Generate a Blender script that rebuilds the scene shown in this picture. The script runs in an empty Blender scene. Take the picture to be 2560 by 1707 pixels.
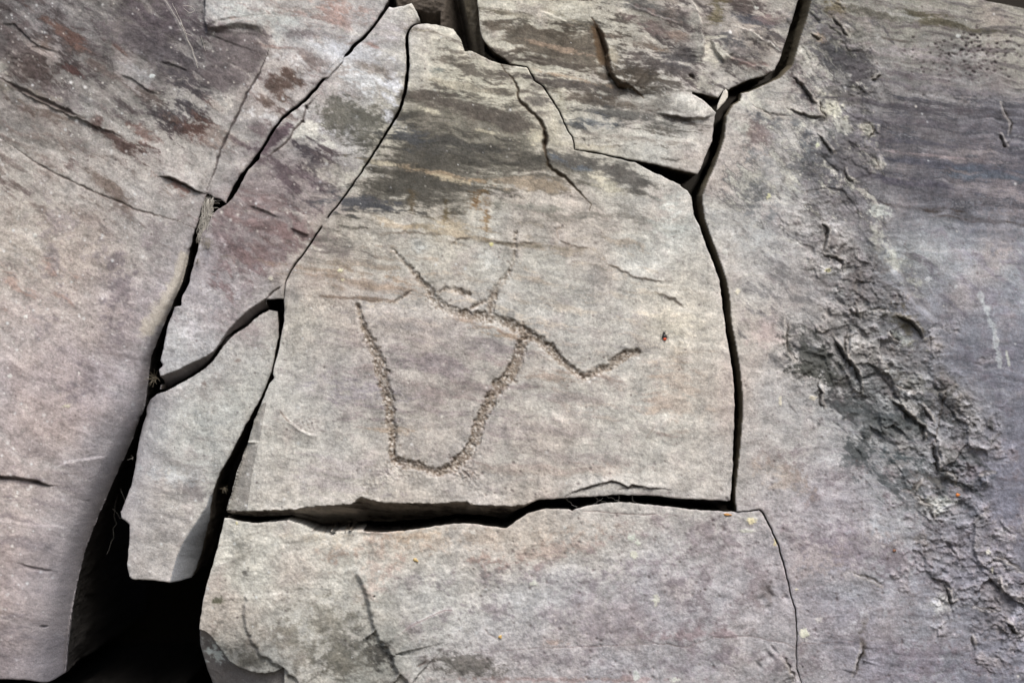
import bpy, math, random
import numpy as np
from mathutils import Vector, Matrix
R_ = math.radians
random.seed(7)
rng = np.random.default_rng(11)
scene = bpy.context.scene

# ---------------------------------------------------------------- scale
S = 1.2 / 2560.0          # metres per design pixel (the face is 1.2 m wide in view)
CU, CV, ZC = 1280.0, 853.5, 1.40
DCAM = 3.0

# ---------------------------------------------------------------- camera
cam_d = bpy.data.cameras.new('camera')
cam = bpy.data.objects.new('camera', cam_d)
scene.collection.objects.link(cam)
cam.location = (0, -DCAM, ZC)
cam.rotation_euler = (R_(90), 0, 0)
cam_d.sensor_width = 36.0
cam_d.lens = 36.0 * DCAM / 1.2
cam_d.clip_start = 0.05
cam_d.clip_end = 200.0
cam_d.dof.use_dof = True
cam_d.dof.focus_distance = DCAM
cam_d.dof.aperture_fstop = 1.5
scene.camera = cam

# ---------------------------------------------------------------- light
SUN_EL, SUN_ROT = 50.0, 163.0          # rotation measured clockwise from +Y
w = bpy.data.worlds.new('World'); scene.world = w; w.use_nodes = True
nt = w.node_tree; nt.nodes.clear()
sky = nt.nodes.new('ShaderNodeTexSky'); sky.sky_type = 'NISHITA'; sky.sun_disc = False
sky.sun_elevation = R_(SUN_EL); sky.sun_rotation = R_(SUN_ROT)
sky.air_density = 1.0; sky.dust_density = 4.0
bg = nt.nodes.new('ShaderNodeBackground'); bg.inputs[1].default_value = 0.13
wo = nt.nodes.new('ShaderNodeOutputWorld')
nt.links.new(sky.outputs[0], bg.inputs[0]); nt.links.new(bg.outputs[0], wo.inputs[0])
sd = bpy.data.lights.new('sun', 'SUN'); sd.energy = 2.6; sd.angle = R_(24); sd.color = (1.0, 0.955, 0.89)
sun = bpy.data.objects.new('sun', sd); scene.collection.objects.link(sun)
el, az = R_(SUN_EL), R_(SUN_ROT)
dvec = Vector((math.sin(az) * math.cos(el), math.cos(az) * math.cos(el), math.sin(el)))
sun.rotation_euler = dvec.to_track_quat('Z', 'Y').to_euler()
sun.location = dvec * 10
scene.view_settings.view_transform = 'Standard'
scene.view_settings.look = 'None'
scene.view_settings.exposure = 0.25
scene.view_settings.gamma = 1.0
scene.cycles.max_bounces = 4
scene.cycles.diffuse_bounces = 2

# ---------------------------------------------------------------- design grid
STEP = 2.5
def axis(lo, hi, a, b):
    core = np.arange(lo, hi + .1, STEP)
    left, x, s = [], lo, STEP
    while x > a:
        s *= 1.09; x -= s; left.append(x)
    right, x, s = [], hi, STEP
    while x < b:
        s *= 1.09; x += s; right.append(x)
    return np.array(left[::-1] + list(core) + right)
UA = axis(-70, 2630, -2600, 5200)
VA = axis(-60, 1767, -2100, 3835)
NU, NV = len(UA), len(VA)
UU, VV = np.meshgrid(UA, VA)
UU = UU.astype(np.float32); VV = VV.astype(np.float32)

# ---------------------------------------------------------------- noise
_g = {}
def perlin(x, y, seed=0):
    if seed not in _g:
        r = np.random.default_rng(1000 + seed)
        a = r.random((256, 256)) * 2 * np.pi
        _g[seed] = (np.cos(a).astype(np.float32), np.sin(a).astype(np.float32))
    gx, gy = _g[seed]
    xi = np.floor(x).astype(np.int32); yi = np.floor(y).astype(np.int32)
    xf = (x - xi).astype(np.float32); yf = (y - yi).astype(np.float32)
    u = xf * xf * xf * (xf * (xf * 6 - 15) + 10); v = yf * yf * yf * (yf * (yf * 6 - 15) + 10)
    x0 = xi & 255; x1 = (xi + 1) & 255; y0 = yi & 255; y1 = (yi + 1) & 255
    n00 = gx[y0, x0] * xf + gy[y0, x0] * yf
    n10 = gx[y0, x1] * (xf - 1) + gy[y0, x1] * yf
    n01 = gx[y1, x0] * xf + gy[y1, x0] * (yf - 1)
    n11 = gx[y1, x1] * (xf - 1) + gy[y1, x1] * (yf - 1)
    a = n00 + u * (n10 - n00); b = n01 + u * (n11 - n01)
    return (a + v * (b - a)) * 1.5
def fbm(x, y, seed=0, octv=4, gain=.5):
    s = 0; a = 1.0; f = 1.0; t = 0
    for i in range(octv):
        s = s + a * perlin(x * f + 17.3 * i, y * f - 9.1 * i, seed + i); t += a
        a *= gain; f *= 2.03
    return s / t
def rot(ang, U=None, V=None):
    U = UU if U is None else U; V = VV if V is None else V
    c, s = math.cos(R_(ang)), math.sin(R_(ang))
    return U * c + V * s, -U * s + V * c
def sstep(a, b, x):
    t = np.clip((x - a) / (b - a), 0, 1)
    return t * t * (3 - 2 * t)

wx = fbm(UU / 130, VV / 130, 60, 3) * 26; wy = fbm(UU / 130, VV / 130, 70, 3) * 26
def streak(ang, la, lb, seed, octv=5):
    p, q = rot(ang, UU + wx, VV + wy)
    return fbm(p / la, q / lb, seed, octv, .6)
N = {}
N['iso'] = fbm(UU / 85, VV / 85, 1, 6, .62)
N['big'] = fbm(UU / 330, VV / 330, 8, 3)
N['med'] = fbm(UU / 26, VV / 26, 14, 4, .65)
N['fine'] = fbm(UU / 9, VV / 9, 20, 2, .7)
N['s30'] = streak(32, 150, 30, 30)
N['s9'] = streak(9, 190, 24, 36)
N['s4'] = streak(5, 260, 17, 42)
N['s40'] = streak(40, 110, 32, 46)
N['d50'] = fbm(*[a / b for a, b in zip(rot(52), (22, 7))], 48, 3, .7)
N['f9'] = fbm(*[a / b for a, b in zip(rot(8), (20, 6))], 52, 3, .7)
N['f30'] = fbm(*[a / b for a, b in zip(rot(30), (20, 6))], 56, 3, .7)

# ---------------------------------------------------------------- tracing helpers
TILE = dict(A=(0, 0), B=(800, 0), C=(1660, 0), D=(0, 500), E=(800, 500), F=(1660, 500),
            G=(0, 1107), H=(800, 1107), I=(1660, 1107))
def T(t, *c):
    ox, oy = TILE[t]
    return [(ox + c[i] / 2.61333, oy + c[i + 1] / 2.61333) for i in range(0, len(c), 2)]
def resample(pts, step=6.0):
    out = [pts[0]]
    for (a, b), (c, d) in zip(pts[:-1], pts[1:]):
        L = math.hypot(c - a, d - b)
        n = max(1, int(L / step)) if L < 700 else max(1, int(L / 60))
        for k in range(1, n + 1):
            out.append((a + (c - a) * k / n, b + (d - b) * k / n))
    return out
def jitter(pts, amp, step=6.0, scale=22.0, seed=90):
    p = np.array(resample(pts, step), dtype=np.float32)
    x = fbm(p[:, 0] / scale, p[:, 1] / scale, seed, 3, .6) * amp * 1.6
    y = fbm(p[:, 0] / scale + 50, p[:, 1] / scale, seed + 5, 3, .6) * amp * 1.6
    p[:, 0] += x; p[:, 1] += y
    return [tuple(map(float, q)) for q in p]
def smooth(pts, it=1):
    for _ in range(it):
        o = [pts[0]]
        for a, b in zip(pts[:-1], pts[1:]):
            o += [(a[0] * .75 + b[0] * .25, a[1] * .75 + b[1] * .25), (a[0] * .25 + b[0] * .75, a[1] * .25 + b[1] * .75)]
        pts = o + [pts[-1]]
    return pts
def off(pts, d):
    p = np.array(pts, float); t = np.gradient(p, axis=0)
    t /= np.maximum(1e-6, np.hypot(t[:, 0], t[:, 1]))[:, None]
    dd = np.interp(np.linspace(0, 1, len(p)), np.linspace(0, 1, len(np.atleast_1d(d))), np.atleast_1d(d))
    p[:, 0] += -t[:, 1] * dd; p[:, 1] += t[:, 0] * dd
    return [tuple(q) for q in p]

class Win: pass
def near(pts, R, closed=False):
    """window of the grid with the distance, side (+ = left of travel as off()), arc length and nearest point"""
    P = list(pts) + ([pts[0]] if closed else [])
    xs = [p[0] for p in P]; ys = [p[1] for p in P]
    i0, i1 = np.searchsorted(UA, [min(xs) - R, max(xs) + R]); j0, j1 = np.searchsorted(VA, [min(ys) - R, max(ys) + R])
    W = Win(); W.sl = (slice(j0, j1), slice(i0, i1))
    sh = (j1 - j0, i1 - i0)
    W.d = np.full(sh, 1e9, np.float32); W.s = np.zeros(sh, np.float32); W.t = np.zeros(sh, np.float32)
    W.nx = np.zeros(sh, np.float32); W.ny = np.zeros(sh, np.float32); W.ox = np.zeros(sh, np.float32); W.oy = np.zeros(sh, np.float32)
    acc = 0.0
    for (ax, ay), (bx, by) in zip(P[:-1], P[1:]):
        dx, dy = bx - ax, by - ay; L2 = dx * dx + dy * dy
        if L2 < 1e-9: continue
        L = math.sqrt(L2)
        a0, a1 = np.searchsorted(UA, [min(ax, bx) - R, max(ax, bx) + R]); b0, b1 = np.searchsorted(VA, [min(ay, by) - R, max(ay, by) + R])
        if a1 <= a0 or b1 <= b0: acc += L; continue
        u = UU[b0:b1, a0:a1]; v = VV[b0:b1, a0:a1]
        t = np.clip(((u - ax) * dx + (v - ay) * dy) / L2, 0, 1)
        px = ax + t * dx; py = ay + t * dy
        d = np.hypot(u - px, v - py)
        k = (slice(b0 - j0, b1 - j0), slice(a0 - i0, a1 - i0))
        m = d < W.d[k]
        W.d[k][m] = d[m]
        cr = (-(u - ax) * dy + (v - ay) * dx)
        W.s[k][m] = np.sign(cr)[m]; W.t[k][m] = (acc + t * L)[m]
        W.nx[k][m] = px[m]; W.ny[k][m] = py[m]
        W.ox[k][m] = -dy / L; W.oy[k][m] = dx / L
        acc += L
    W.len = acc
    return W
def inside(pts):
    m = np.zeros((NV, NU), bool)
    P = list(pts) + [pts[0]]
    for (ax, ay), (bx, by) in zip(P[:-1], P[1:]):
        if ay == by: continue
        lo, hi = (ay, by) if ay < by else (by, ay)
        j0, j1 = np.searchsorted(VA, [lo, hi])
        if j1 <= j0: continue
        x = ax + (VA[j0:j1] - ay) / (by - ay) * (bx - ax)
        k = np.searchsorted(UA, x)
        for j, kk in zip(range(j0, j1), k): m[j, kk:] ^= True
    return m

# ---------------------------------------------------------------- relief and colour fields
HH = np.zeros((NV, NU), np.float32)                # relief toward the viewer, in design pixels
COL = np.zeros((NV, NU, 3), np.float32)            # surface colour in display units 0..255
PART = np.zeros((NV, NU), np.int16)                # 0 slab itself, others carved lines / lichen

# base colours of the stone: seen at scattered places, blended smoothly
base = [
 (0,60,128,120,120),(150,60,150,142,144),(300,30,140,132,130),(420,60,118,108,110),(560,60,178,174,174),(700,50,168,160,158),(850,60,168,156,154),
 (60,250,148,140,138),(200,260,150,141,138),(330,260,150,143,140),(560,180,128,118,118),(660,240,170,164,166),(760,120,172,166,168),
 (60,420,166,158,152),(250,420,160,152,148),(400,420,168,160,156),(520,330,172,164,158),(600,400,158,148,150),
 (50,620,160,150,142),(200,650,164,150,142),(350,600,158,150,146),(430,560,156,148,148),(60,800,160,148,144),(220,800,162,150,146),(330,800,146,136,140),
 (60,960,150,140,142),(220,960,140,130,136),(330,960,152,144,148),(100,1100,152,140,138),(260,1120,146,138,140),(60,1250,158,146,142),(200,1250,156,144,142),
 (60,1420,152,138,136),(160,1420,150,138,138),(60,1600,138,126,128),(130,1600,140,130,134),
 (480,700,160,150,156),(560,620,146,132,134),(640,560,142,126,128),(600,740,158,146,150),(480,860,176,170,176),(560,820,168,160,164),(700,500,150,134,134),
 (900,80,178,172,176),(850,220,178,172,176),(960,120,180,172,172),(760,330,180,172,170),(690,440,140,126,128),
 (560,950,176,172,168),(650,860,180,172,166),(450,1050,178,174,172),(520,1150,170,166,164),(420,1250,160,154,152),(400,1400,158,152,150),
 (1100,100,190,180,168),(1200,200,186,176,160),(1000,250,176,166,152),(1250,60,188,178,166),(1400,60,184,174,160),(1550,60,176,166,156),(1300,330,182,172,158),
 (1500,400,178,168,158),(1650,280,184,176,170),(1700,100,158,146,142),(1750,200,176,166,162),(1700,450,182,176,172),(1500,560,178,170,164),
 (1100,560,180,168,156),(900,620,168,156,146),(800,640,170,158,150),(1000,620,176,168,162),(1250,640,178,170,164),(1400,650,174,166,160),(1650,600,186,180,176),
 (760,800,184,172,162),(900,800,178,170,168),(1100,850,172,160,156),(1300,800,180,172,168),(1500,760,180,172,168),(1700,760,190,178,168),(1780,800,192,180,170),
 (760,960,178,170,168),(900,950,168,156,154),(1100,980,166,154,150),(1300,950,176,164,158),(1500,950,182,172,166),(1700,950,186,174,166),
 (700,1080,184,176,170),(850,1080,180,172,168),(1050,1060,176,164,158),(1300,1080,182,172,166),(1500,1080,186,176,170),(1650,1050,190,182,176),(1750,1150,186,174,168),
 (700,1220,188,176,170),(900,1220,184,172,166),(1200,1200,184,172,168),(1500,1220,180,170,166),(1700,1240,184,174,168),
 (600,1350,182,174,166),(800,1350,184,176,168),(1000,1330,184,170,160),(1200,1380,182,170,164),(1300,1330,182,166,156),(1500,1330,178,168,164),(1700,1330,174,166,168),
 (600,1520,172,164,156),(750,1500,182,174,168),(900,1480,176,168,162),(1100,1500,178,172,170),(1300,1500,176,170,172),(1500,1500,166,160,164),(1700,1500,164,156,162),
 (600,1650,128,124,122),(800,1650,170,162,156),(950,1640,140,136,130),(1100,1650,170,162,162),(1300,1650,162,152,154),(1500,1650,162,154,160),(1750,1650,158,150,154),
 (1900,80,168,158,152),(1900,250,180,172,168),(1850,420,178,170,168),(1900,560,178,172,172),(1850,700,182,172,168),(1900,900,184,172,168),(1900,1100,176,166,164),
 (1880,1300,166,156,158),(2000,700,166,160,162),(2000,620,170,162,162),(2000,1000,174,168,170),(2050,1300,162,152,158),(2000,1450,156,146,154),(1900,1500,168,158,162),
 (2100,60,150,142,134),(2300,60,158,150,140),(2500,60,166,156,146),(2200,180,150,142,142),(2400,180,138,130,132),(2300,350,116,108,112),(2500,350,108,102,110),
 (2200,480,134,126,130),(2350,500,108,102,110),(2520,500,98,94,106),(2300,620,176,174,176),(2500,640,160,158,164),(2300,780,150,144,152),(2450,800,146,142,152),
 (2520,950,136,132,144),(2400,1050,152,146,152),(2500,1200,134,128,142),(2300,1250,160,154,158),(2400,1400,136,128,138),(2200,1450,156,150,158),(2350,1550,150,144,152),
 (2500,1600,136,130,142),(2150,1620,140,130,140),(2000,1650,158,150,154),(2200,1000,150,146,148),(2150,850,154,148,148)]
bw = np.zeros((NV, NU), np.float32)
uw = np.clip(UU + wx * 2.4, -60, 2620); vw = np.clip(VV + wy * 2.4, -40, 1750)
for (u, v, r, g, b) in base:
    k = np.exp(-((uw - u) ** 2 + (vw - v) ** 2) / (2 * 68.0 ** 2)) + 1e-9 / (1 + (uw - u) ** 2 + (vw - v) ** 2)
    bw += k
    dl = (-16 if u < 470 and v < 300 else 0) + (-10 if u > 2050 and v < 1200 else 0) + (10 if u < 430 and v > 380 else 0) + (6 if v > 1280 and 560 < u < 2300 else 0)
    for c, val in enumerate((r + dl, g + dl + (2 if u > 2050 else 0), b + dl + (3 if u > 2050 else 0))): COL[..., c] += k * (val + (4 if c == 0 and u < 430 and v > 380 else 0))
COL /= bw[..., None]

def fibre(ang, la, lb, seed):
    p, q = rot(ang, UU + wx * .5, VV + wy * .5)
    return fbm(p / la, q / lb, seed, 4, .72)
GRN = {'s30': fibre(30, 34, 15, 400), 's9': fibre(9, 46, 13, 410), 's4': fibre(5, 60, 11, 420), 'iso': fbm(UU / 22, VV / 17, 430, 4, .72)}
GRN['med'] = GRN['iso']; GRN['s40'] = fibre(40, 40, 14, 440)
def mixcol(sl, m, c):
    m = m[..., None]
    COL[sl] = COL[sl] * (1 - m) + np.array(c, np.float32) * m
def stain(u, v, ru, rv, ang, c, a=.8, A=1.1, f='s9', soft=.6, fine=.35):
    R = max(ru, rv) * 2.6
    i0, i1 = np.searchsorted(UA, [u - R, u + R]); j0, j1 = np.searchsorted(VA, [v - R, v + R])
    sl = (slice(j0, j1), slice(i0, i1))
    x, y = rot(ang, UU[sl] - u, VV[sl] - v)
    e = np.sqrt((x / ru) ** 2 + (y / rv) ** 2)
    n = A * 2.0 * N[f][sl] + 1.5 * GRN[f][sl] + .8 * GRN['iso'][sl] + .45 * N['fine'][sl]
    halo = sstep(-.1, 1.2, 1.0 * (1.75 - e) + n - .35) * .6
    core = sstep(-.1, soft + .35, 1.2 * (1.12 - e) + n)
    mixcol(sl, np.maximum(halo, core) * a, c)
def spoly(pts, c, a=.85, edge=26, A=1.2, f='s9', soft=.6, fine=.5):
    W = near(pts, edge * 2.2, True)
    ins = inside(pts)[W.sl]
    sdv = np.where(ins, np.minimum(W.d, edge * 2.2), -W.d)
    g = sdv / edge + A * 2.0 * N[f][W.sl] + (fine + 1.3) * GRN[f][W.sl] + .6 * GRN['iso'][W.sl] + .5 * N['fine'][W.sl]
    mixcol(W.sl, sstep(-.2, soft + .5, g) * a, c)
def streakcol(f, lo, hi, c, a, region=None):
    m = sstep(lo, hi, N[f]) * a
    if region is not None: m = m * region
    mixcol((slice(None), slice(None)), m, c)
def line_stain(pts, wd, c, a, A=.8, f='med'):
    W = near(pts, wd * 2.5)
    g = 1 - W.d / wd + A * N[f][W.sl]
    mixcol(W.sl, sstep(0, .6, g) * a, c)
def groove(pts, wd, dep, c=None, ca=.8, jit=2.0, js=16, taper=True):
    p = jitter(pts, jit, 4, js)
    W = near(p, wd * 3 + 6)
    k = 1.0
    if taper: k = np.clip(np.minimum(W.t, W.len - W.t) / (W.len * .22 + 1e-6), .25, 1) * (1 + .5 * perlin(W.t / 30, W.t * 0, 77))
    ww = wd * np.maximum(k, .35) if taper else wd
    prof = np.clip(1 - W.d / ww, 0, 1)
    HH[W.sl] -= dep * prof ** .7 * (k if taper else 1)
    if c is not None:
        m = np.clip(1.25 - W.d / ww, 0, 1) * ca
        mixcol(W.sl, m.astype(np.float32), c)
def ledge(pts, amp, L, side=1, jit=3.0, js=24, blunt=3.0, kf=.25):
    """side=+1: the raised side lies left of a downward path (below a rightward one)"""
    p = jitter(pts, jit, 4, js)
    W = near(p, L * 2.6)
    k = np.clip(np.minimum(W.t, W.len - W.t) / (W.len * kf + 1e-6), 0, 1)
    k = k * k * (3 - 2 * k)
    sdv = W.d * W.s * side
    hi = np.exp(-np.maximum(sdv, 0) / L) * sstep(-blunt, 0.5, sdv)
    lo = -.35 * np.exp(-np.maximum(-sdv, 0) / (L * .5)) * (1 - sstep(-blunt, .5, sdv))
    fade = np.clip((L * 2.6 - W.d) / (L * .6), 0, 1)
    HH[W.sl] += amp * k * (hi + lo) * fade
def bump_at(u, v, ru, rv, ang, h, pw=1.0):
    R = max(ru, rv) * 3
    i0, i1 = np.searchsorted(UA, [u - R, u + R]); j0, j1 = np.searchsorted(VA, [v - R, v + R])
    sl = (slice(j0, j1), slice(i0, i1))
    x, y = rot(ang, UU[sl] - u, VV[sl] - v)
    HH[sl] += h * np.exp(-((x / ru) ** 2 + (y / rv) ** 2) ** pw)
def facet(poly, edge, k, pw=1.0, c=None, ca=.9, maxd=120):
    m = inside(poly)
    W = near(edge, maxd)
    mm = m[W.sl]
    d = np.minimum(W.d, maxd)
    HH[W.sl] -= np.where(mm, k * d ** pw, 0)
    if c is not None:
        mixcol(W.sl, np.where(mm, ca, 0).astype(np.float32), c)
def roll(path, Rr, dep, pw=2.2, side=0):
    W = near(path, Rr)
    t = np.clip(1 - W.d / Rr, 0, 1) ** pw
    if side: t = t * (W.s * side > -0.5)
    HH[W.sl] -= dep * t

# regional weights
wl = sstep(900, 500, UU + .3 * VV)                        # left rocks: strata dip steeper
wr = sstep(1900, 2150, UU)                                # far right
wb = sstep(1180, 1320, VV) * sstep(400, 560, UU)          # lower block
wc = np.clip(1 - wl - wr - wb, 0, 1)

HH += wb * 3.0 * fbm(UU / 40, VV / 34, 451, 5, .7)
# ---- the left rock swells toward the lower left, the right mass falls away to the upper right
HH += 120 * sstep(520, -100, UU) * sstep(500, 1500, VV) - 130 * sstep(2050, 2650, UU) * sstep(900, 0, VV)
# ---- gentle relief everywhere
HH += 14 * N['big'] + 3.2 * N['iso'] + wl * 2.6 * N['s30'] + wc * 1.1 * N['s9'] + wr * 1.6 * N['s4'] + wb * 1.6 * N['iso']
HH += 1.1 * N['med'] + .42 * (wl * N['f30'] + wc * .6 * N['f9'] + wr * N['f9'] + wb * 1.6 * N['d50']) + .25 * N['fine']

# ---------------------------------------------------------------- mineral stains and varnish
def st(t, X, Y, RX, RY, ang, c, a=.8, **k):
    (u, v), = T(t, X, Y)
    stain(u, v, RX / 2.613, RY / 2.613, ang, c, a, **k)
def field(pts, bias, c, a=.85, f='s9', soft=60, gain=2.7, fine=1.5, wdt=.75):
    W = near(pts, soft, True)
    ins = inside(pts)
    k = np.zeros((NV, NU), np.float32); k[ins] = 1
    e = k[W.sl]; mk = W.d < soft
    e[mk] = np.where(e[mk] > .5, .5 + .5 * W.d[mk] / soft, .5 - .5 * W.d[mk] / soft)
    sel = (slice(None), slice(None))
    g = bias + (.13 if sum(c) < 420 else .02) + gain * N[f] + fine * GRN[f] + .5 * N['fine'] - 1.5 * (1 - k)
    mixcol(sel, sstep(-.02, wdt, g) * a * sstep(0, .4, k), c)
# overall mottling first
allw = (slice(None), slice(None))
streakcol('s30', .05, .5, (128, 112, 112), .42, wl)
streakcol('s30', .08, .5, (186, 180, 180), 0, wl)
mixcol(allw, sstep(-.08, -.45, N['s30']) * .38 * wl, (190, 180, 178))
low = 1 - .6 * sstep(600, 800, VV)
mixcol(allw, sstep(.05, .5, N['s9']) * .42 * wc * low, (146, 132, 128))
mixcol(allw, sstep(-.05, -.45, N['s9']) * .45 * wc * low, (206, 196, 186))
mixcol(allw, sstep(.0, .45, N['s4']) * .45 * wr, (116, 108, 118))
mixcol(allw, sstep(-.05, -.45, N['s4']) * .35 * wr, (178, 170, 174))
mixcol(allw, sstep(.05, .45, N['iso']) * .32, (142, 128, 130))
mixcol(allw, sstep(.1, .5, N['big']) * .3, (186, 160, 150))
# broad varnished and bleached areas
field(T('A',-100,-100,1300,-100,1340,200,1500,650,1450,900,1000,980,400,700,-100,500), .0, (116,104,106), .85, 's30')
field(T('A',500,-100,1320,-100,1340,240,1500,650,1350,900,1050,850,800,400), .15, (104,95,98), .8, 's30')
field(T('A',-100,50,350,200,800,700,900,1000,500,850,-100,450), .0, (108,94,92), .8, 's30')
field(T('A',-100,-100,1300,-100,1340,200,1500,650,1450,900,900,1100,400,900,-100,500), -.3, (98,82,78), .8, 's30')
field(T('A',-100,500,400,700,900,1000,1300,1250,1250,1568,-100,1568), -.32, (132,116,110), .6, 's30')
field(T('D',200,-50,1250,50,1180,500,950,1000,850,1400,400,1500,150,1000), -.2, (136,124,128), .5, 'iso')
field(T('D',600,300,1150,300,950,900,700,1400,300,1400), -.35, (122,110,116), .5, 'iso')
field(T('D',-100,350,500,350,700,700,300,800,-100,700), -.3, (184,146,132), .5, 's30')
field(T('G',-100,0,700,0,500,600,300,1500,-100,1500), -.25, (128,114,118), .55, 's9')
field(T('A',1350,-100,2352,-100,2352,250,1700,400,1400,150), -.18, (150,122,116), .6, 's9')
field(T('A',1500,300,2300,200,2352,700,1700,1000,1500,1300), -.22, (134,114,114), .7, 's30')
field(T('A',1500,300,2300,200,2352,700,1700,1000,1500,1300), -.3, (200,194,198), .7, 'iso')
field(T('B',-50,500,450,0,650,100,580,500,300,1000,-200,1400), -.2, (200,196,202), .7, 's30')
field(T('D',1400,60,2200,0,1900,500,1600,700,1200,700,1250,350), -.1, (132,108,110), .75, 's30')
field(T('D',1200,400,1800,500,1500,900,1100,1150,1050,1000), -.2, (196,188,196), .7, 'iso')
field(T('B',600,150,1180,400,1500,960,400,1000,580,600), -.08, (110,100,92), .85, 's9')
field(T('B',600,150,1180,400,1500,960,400,1000,580,600), -.3, (208,196,176), .75, 's9')
field(T('B',1050,60,2352,0,2352,1100,1650,980,1200,400), -.06, (106,97,88), .88, 's9')
field(T('B',1050,60,2352,0,2352,1100,1650,980,1200,400), -.3, (98,98,106), .6, 's9')
field(T('B',1700,0,2352,0,2352,600,1900,600), .05, (100,90,86), .8, 's9')
field(T('C',-80,-80,880,-80,760,450,300,800,-80,560), -.02, (100,90,90), .88, 's30')
field(T('B',1050,0,2352,0,2352,1100,1650,980,1200,400), -.36, (200,188,170), .7, 's9')
field(T('B',0,1350,500,1100,1500,1150,2300,1350,2300,1568,0,1568), -.18, (134,124,116), .7, 's9')
field(T('E',-50,0,2352,0,2352,500,1300,600,0,600), -.25, (142,132,124), .6, 's9')
field(T('E',-50,700,2352,700,2352,1568,-50,1568), -.22, (146,132,134), .6, 's9')
field(T('E',-50,500,2352,500,2352,1568,-50,1568), -.36, (200,192,184), .6, 's9')
field(T('G',1500,0,2352,0,2352,420,1500,430)+T('H',2300,330)+T('H',2300,0), -.28, (150,136,138), .5, 's9')
field(T('C',940,-80,2500,-80,2500,700,1400,700,1000,300), -.12, (124,114,112), .75, 's4')
field(T('C',1420,540,2500,560,2500,1500,1900,1480,1400,1250), .1, (94,90,96), .88, 's4')
field(T('C',1420,540,2500,560,2500,1500,1900,1480,1400,1250), -.1, (76,75,84), .8, 's4')
field(T('C',1420,540,2500,560,2500,1500,1900,1480,1400,1250), -.3, (150,146,150), .7, 's4')
field(T('C',900,0,1380,300,1400,1300,700,1500,300,1300,420,800), .0, (110,104,106), .82, 's40')
field(T('C',500,400,1200,500,1300,1400,300,1450,380,900), -.22, (198,190,182), .7, 's40')
field(T('F',600,50,1700,200,1900,1200,2300,1568,1000,1568,500,900), -.05, (122,116,118), .7, 's40')
field(T('F',800,900,1900,1100,2200,1568,1100,1568), -.16, (84,84,86), .75, 'iso')
field(T('F',500,-50,900,50,800,900,900,1568,520,1568), -.22, (150,138,140), .55, 'iso')
field(T('F',1500,200,2500,200,2500,1568,2000,1400), -.2, (124,116,130), .5, 's40')
field(T('I',650,0,2500,0,2500,1600,880,1600,850,900), -.08, (124,112,120), .6, 'iso')
field(T('I',1000,300,2500,300,2500,1600,900,1600), -.25, (184,180,186), .5, 'iso')
field(T('I',-50,500,650,480,850,1100,850,1600,-50,1600), -.1, (128,116,122), .55, 'iso')
field(T('H',500,700,2352,600,2352,1568,600,1568,400,1000), -.16, (134,124,130), .5, 'iso')
field(T('H',-100,600,1500,600,1500,900,-100,900), -.2, (172,140,126), .45, 'iso')
field(T('G',1300,1000,2200,1000,2352,1300,2352,1600,1300,1600), -.05, (116,108,102), .6, 'iso')
field(T('B',150,900,600,480,1500,650,1600,900,2300,1100,2200,1330,1500,1250,900,1450,100,1480), .12, (100,95,90), .8, 's9')
field(T('B',1080,100,2352,100,2352,760,1700,900,1200,420), .02, (96,90,85), .75, 's9')
field(T('E',-60,180,700,200,900,420,500,640,-60,640), -.05, (140,124,112), .6, 's9')
field(T('A',-100,-100,1340,-100,1340,200,1700,420,1500,650,1350,950,900,950,300,800,-100,560), .12, (98,90,92), .6, 's30')
field(T('A',-100,-60,500,60,800,500,500,820,-100,560), .1, (88,78,78), .6, 's30')
field(T('B',1050,60,2352,0,2352,760,1700,900,1200,420), .15, (92,85,79), .6, 's9')
field(T('B',600,300,1200,450,1500,760,900,840,560,760), .05, (106,99,92), .6, 's9')
field(T('D',1400,60,2200,0,1950,400,1650,600,1250,420), .1, (116,98,102), .6, 'iso')
field(T('B',-300,950,100,930,280,1080,0,1480,-300,1400), .1, (104,92,94), .7, 's30')
field(T('C',950,-50,1450,250,1450,1450,1000,1500,300,1450,420,900,700,560,850,400), .15, (98,93,96), .85, 's40')
field(T('C',450,300,1300,500,1400,1400,350,1450), .0, (204,196,186), .75, 's40', gain=3.2)
field(T('C',450,600,1300,600,1400,1400,350,1450), -.3, (96,98,106), .7, 'iso')
field(T('C',1420,-60,2500,20,2500,640,1600,560), -.05, (112,104,104), .7, 's4')
field(T('F',850,850,1200,1050,1500,1200,1900,1250,2100,1568,1150,1568,1000,1300,820,1100), .1, (84,84,86), .8, 's40')
field(T('I',1100,-30,2100,-30,2100,420,1500,420,1150,200), .0, (92,94,98), .75, 's40')
field(T('F',1000,100,1350,150,1700,700,1650,950,1250,900,1000,600), .0, (112,106,108), .7, 'iso')
field(T('E',100,200,2300,100,2300,1500,100,1500), -.2, (196,176,160), .5, 's9')
field(T('E',100,700,1200,800,1600,1200,1200,1568,0,1568), -.05, (152,136,140), .55, 's9')
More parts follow.
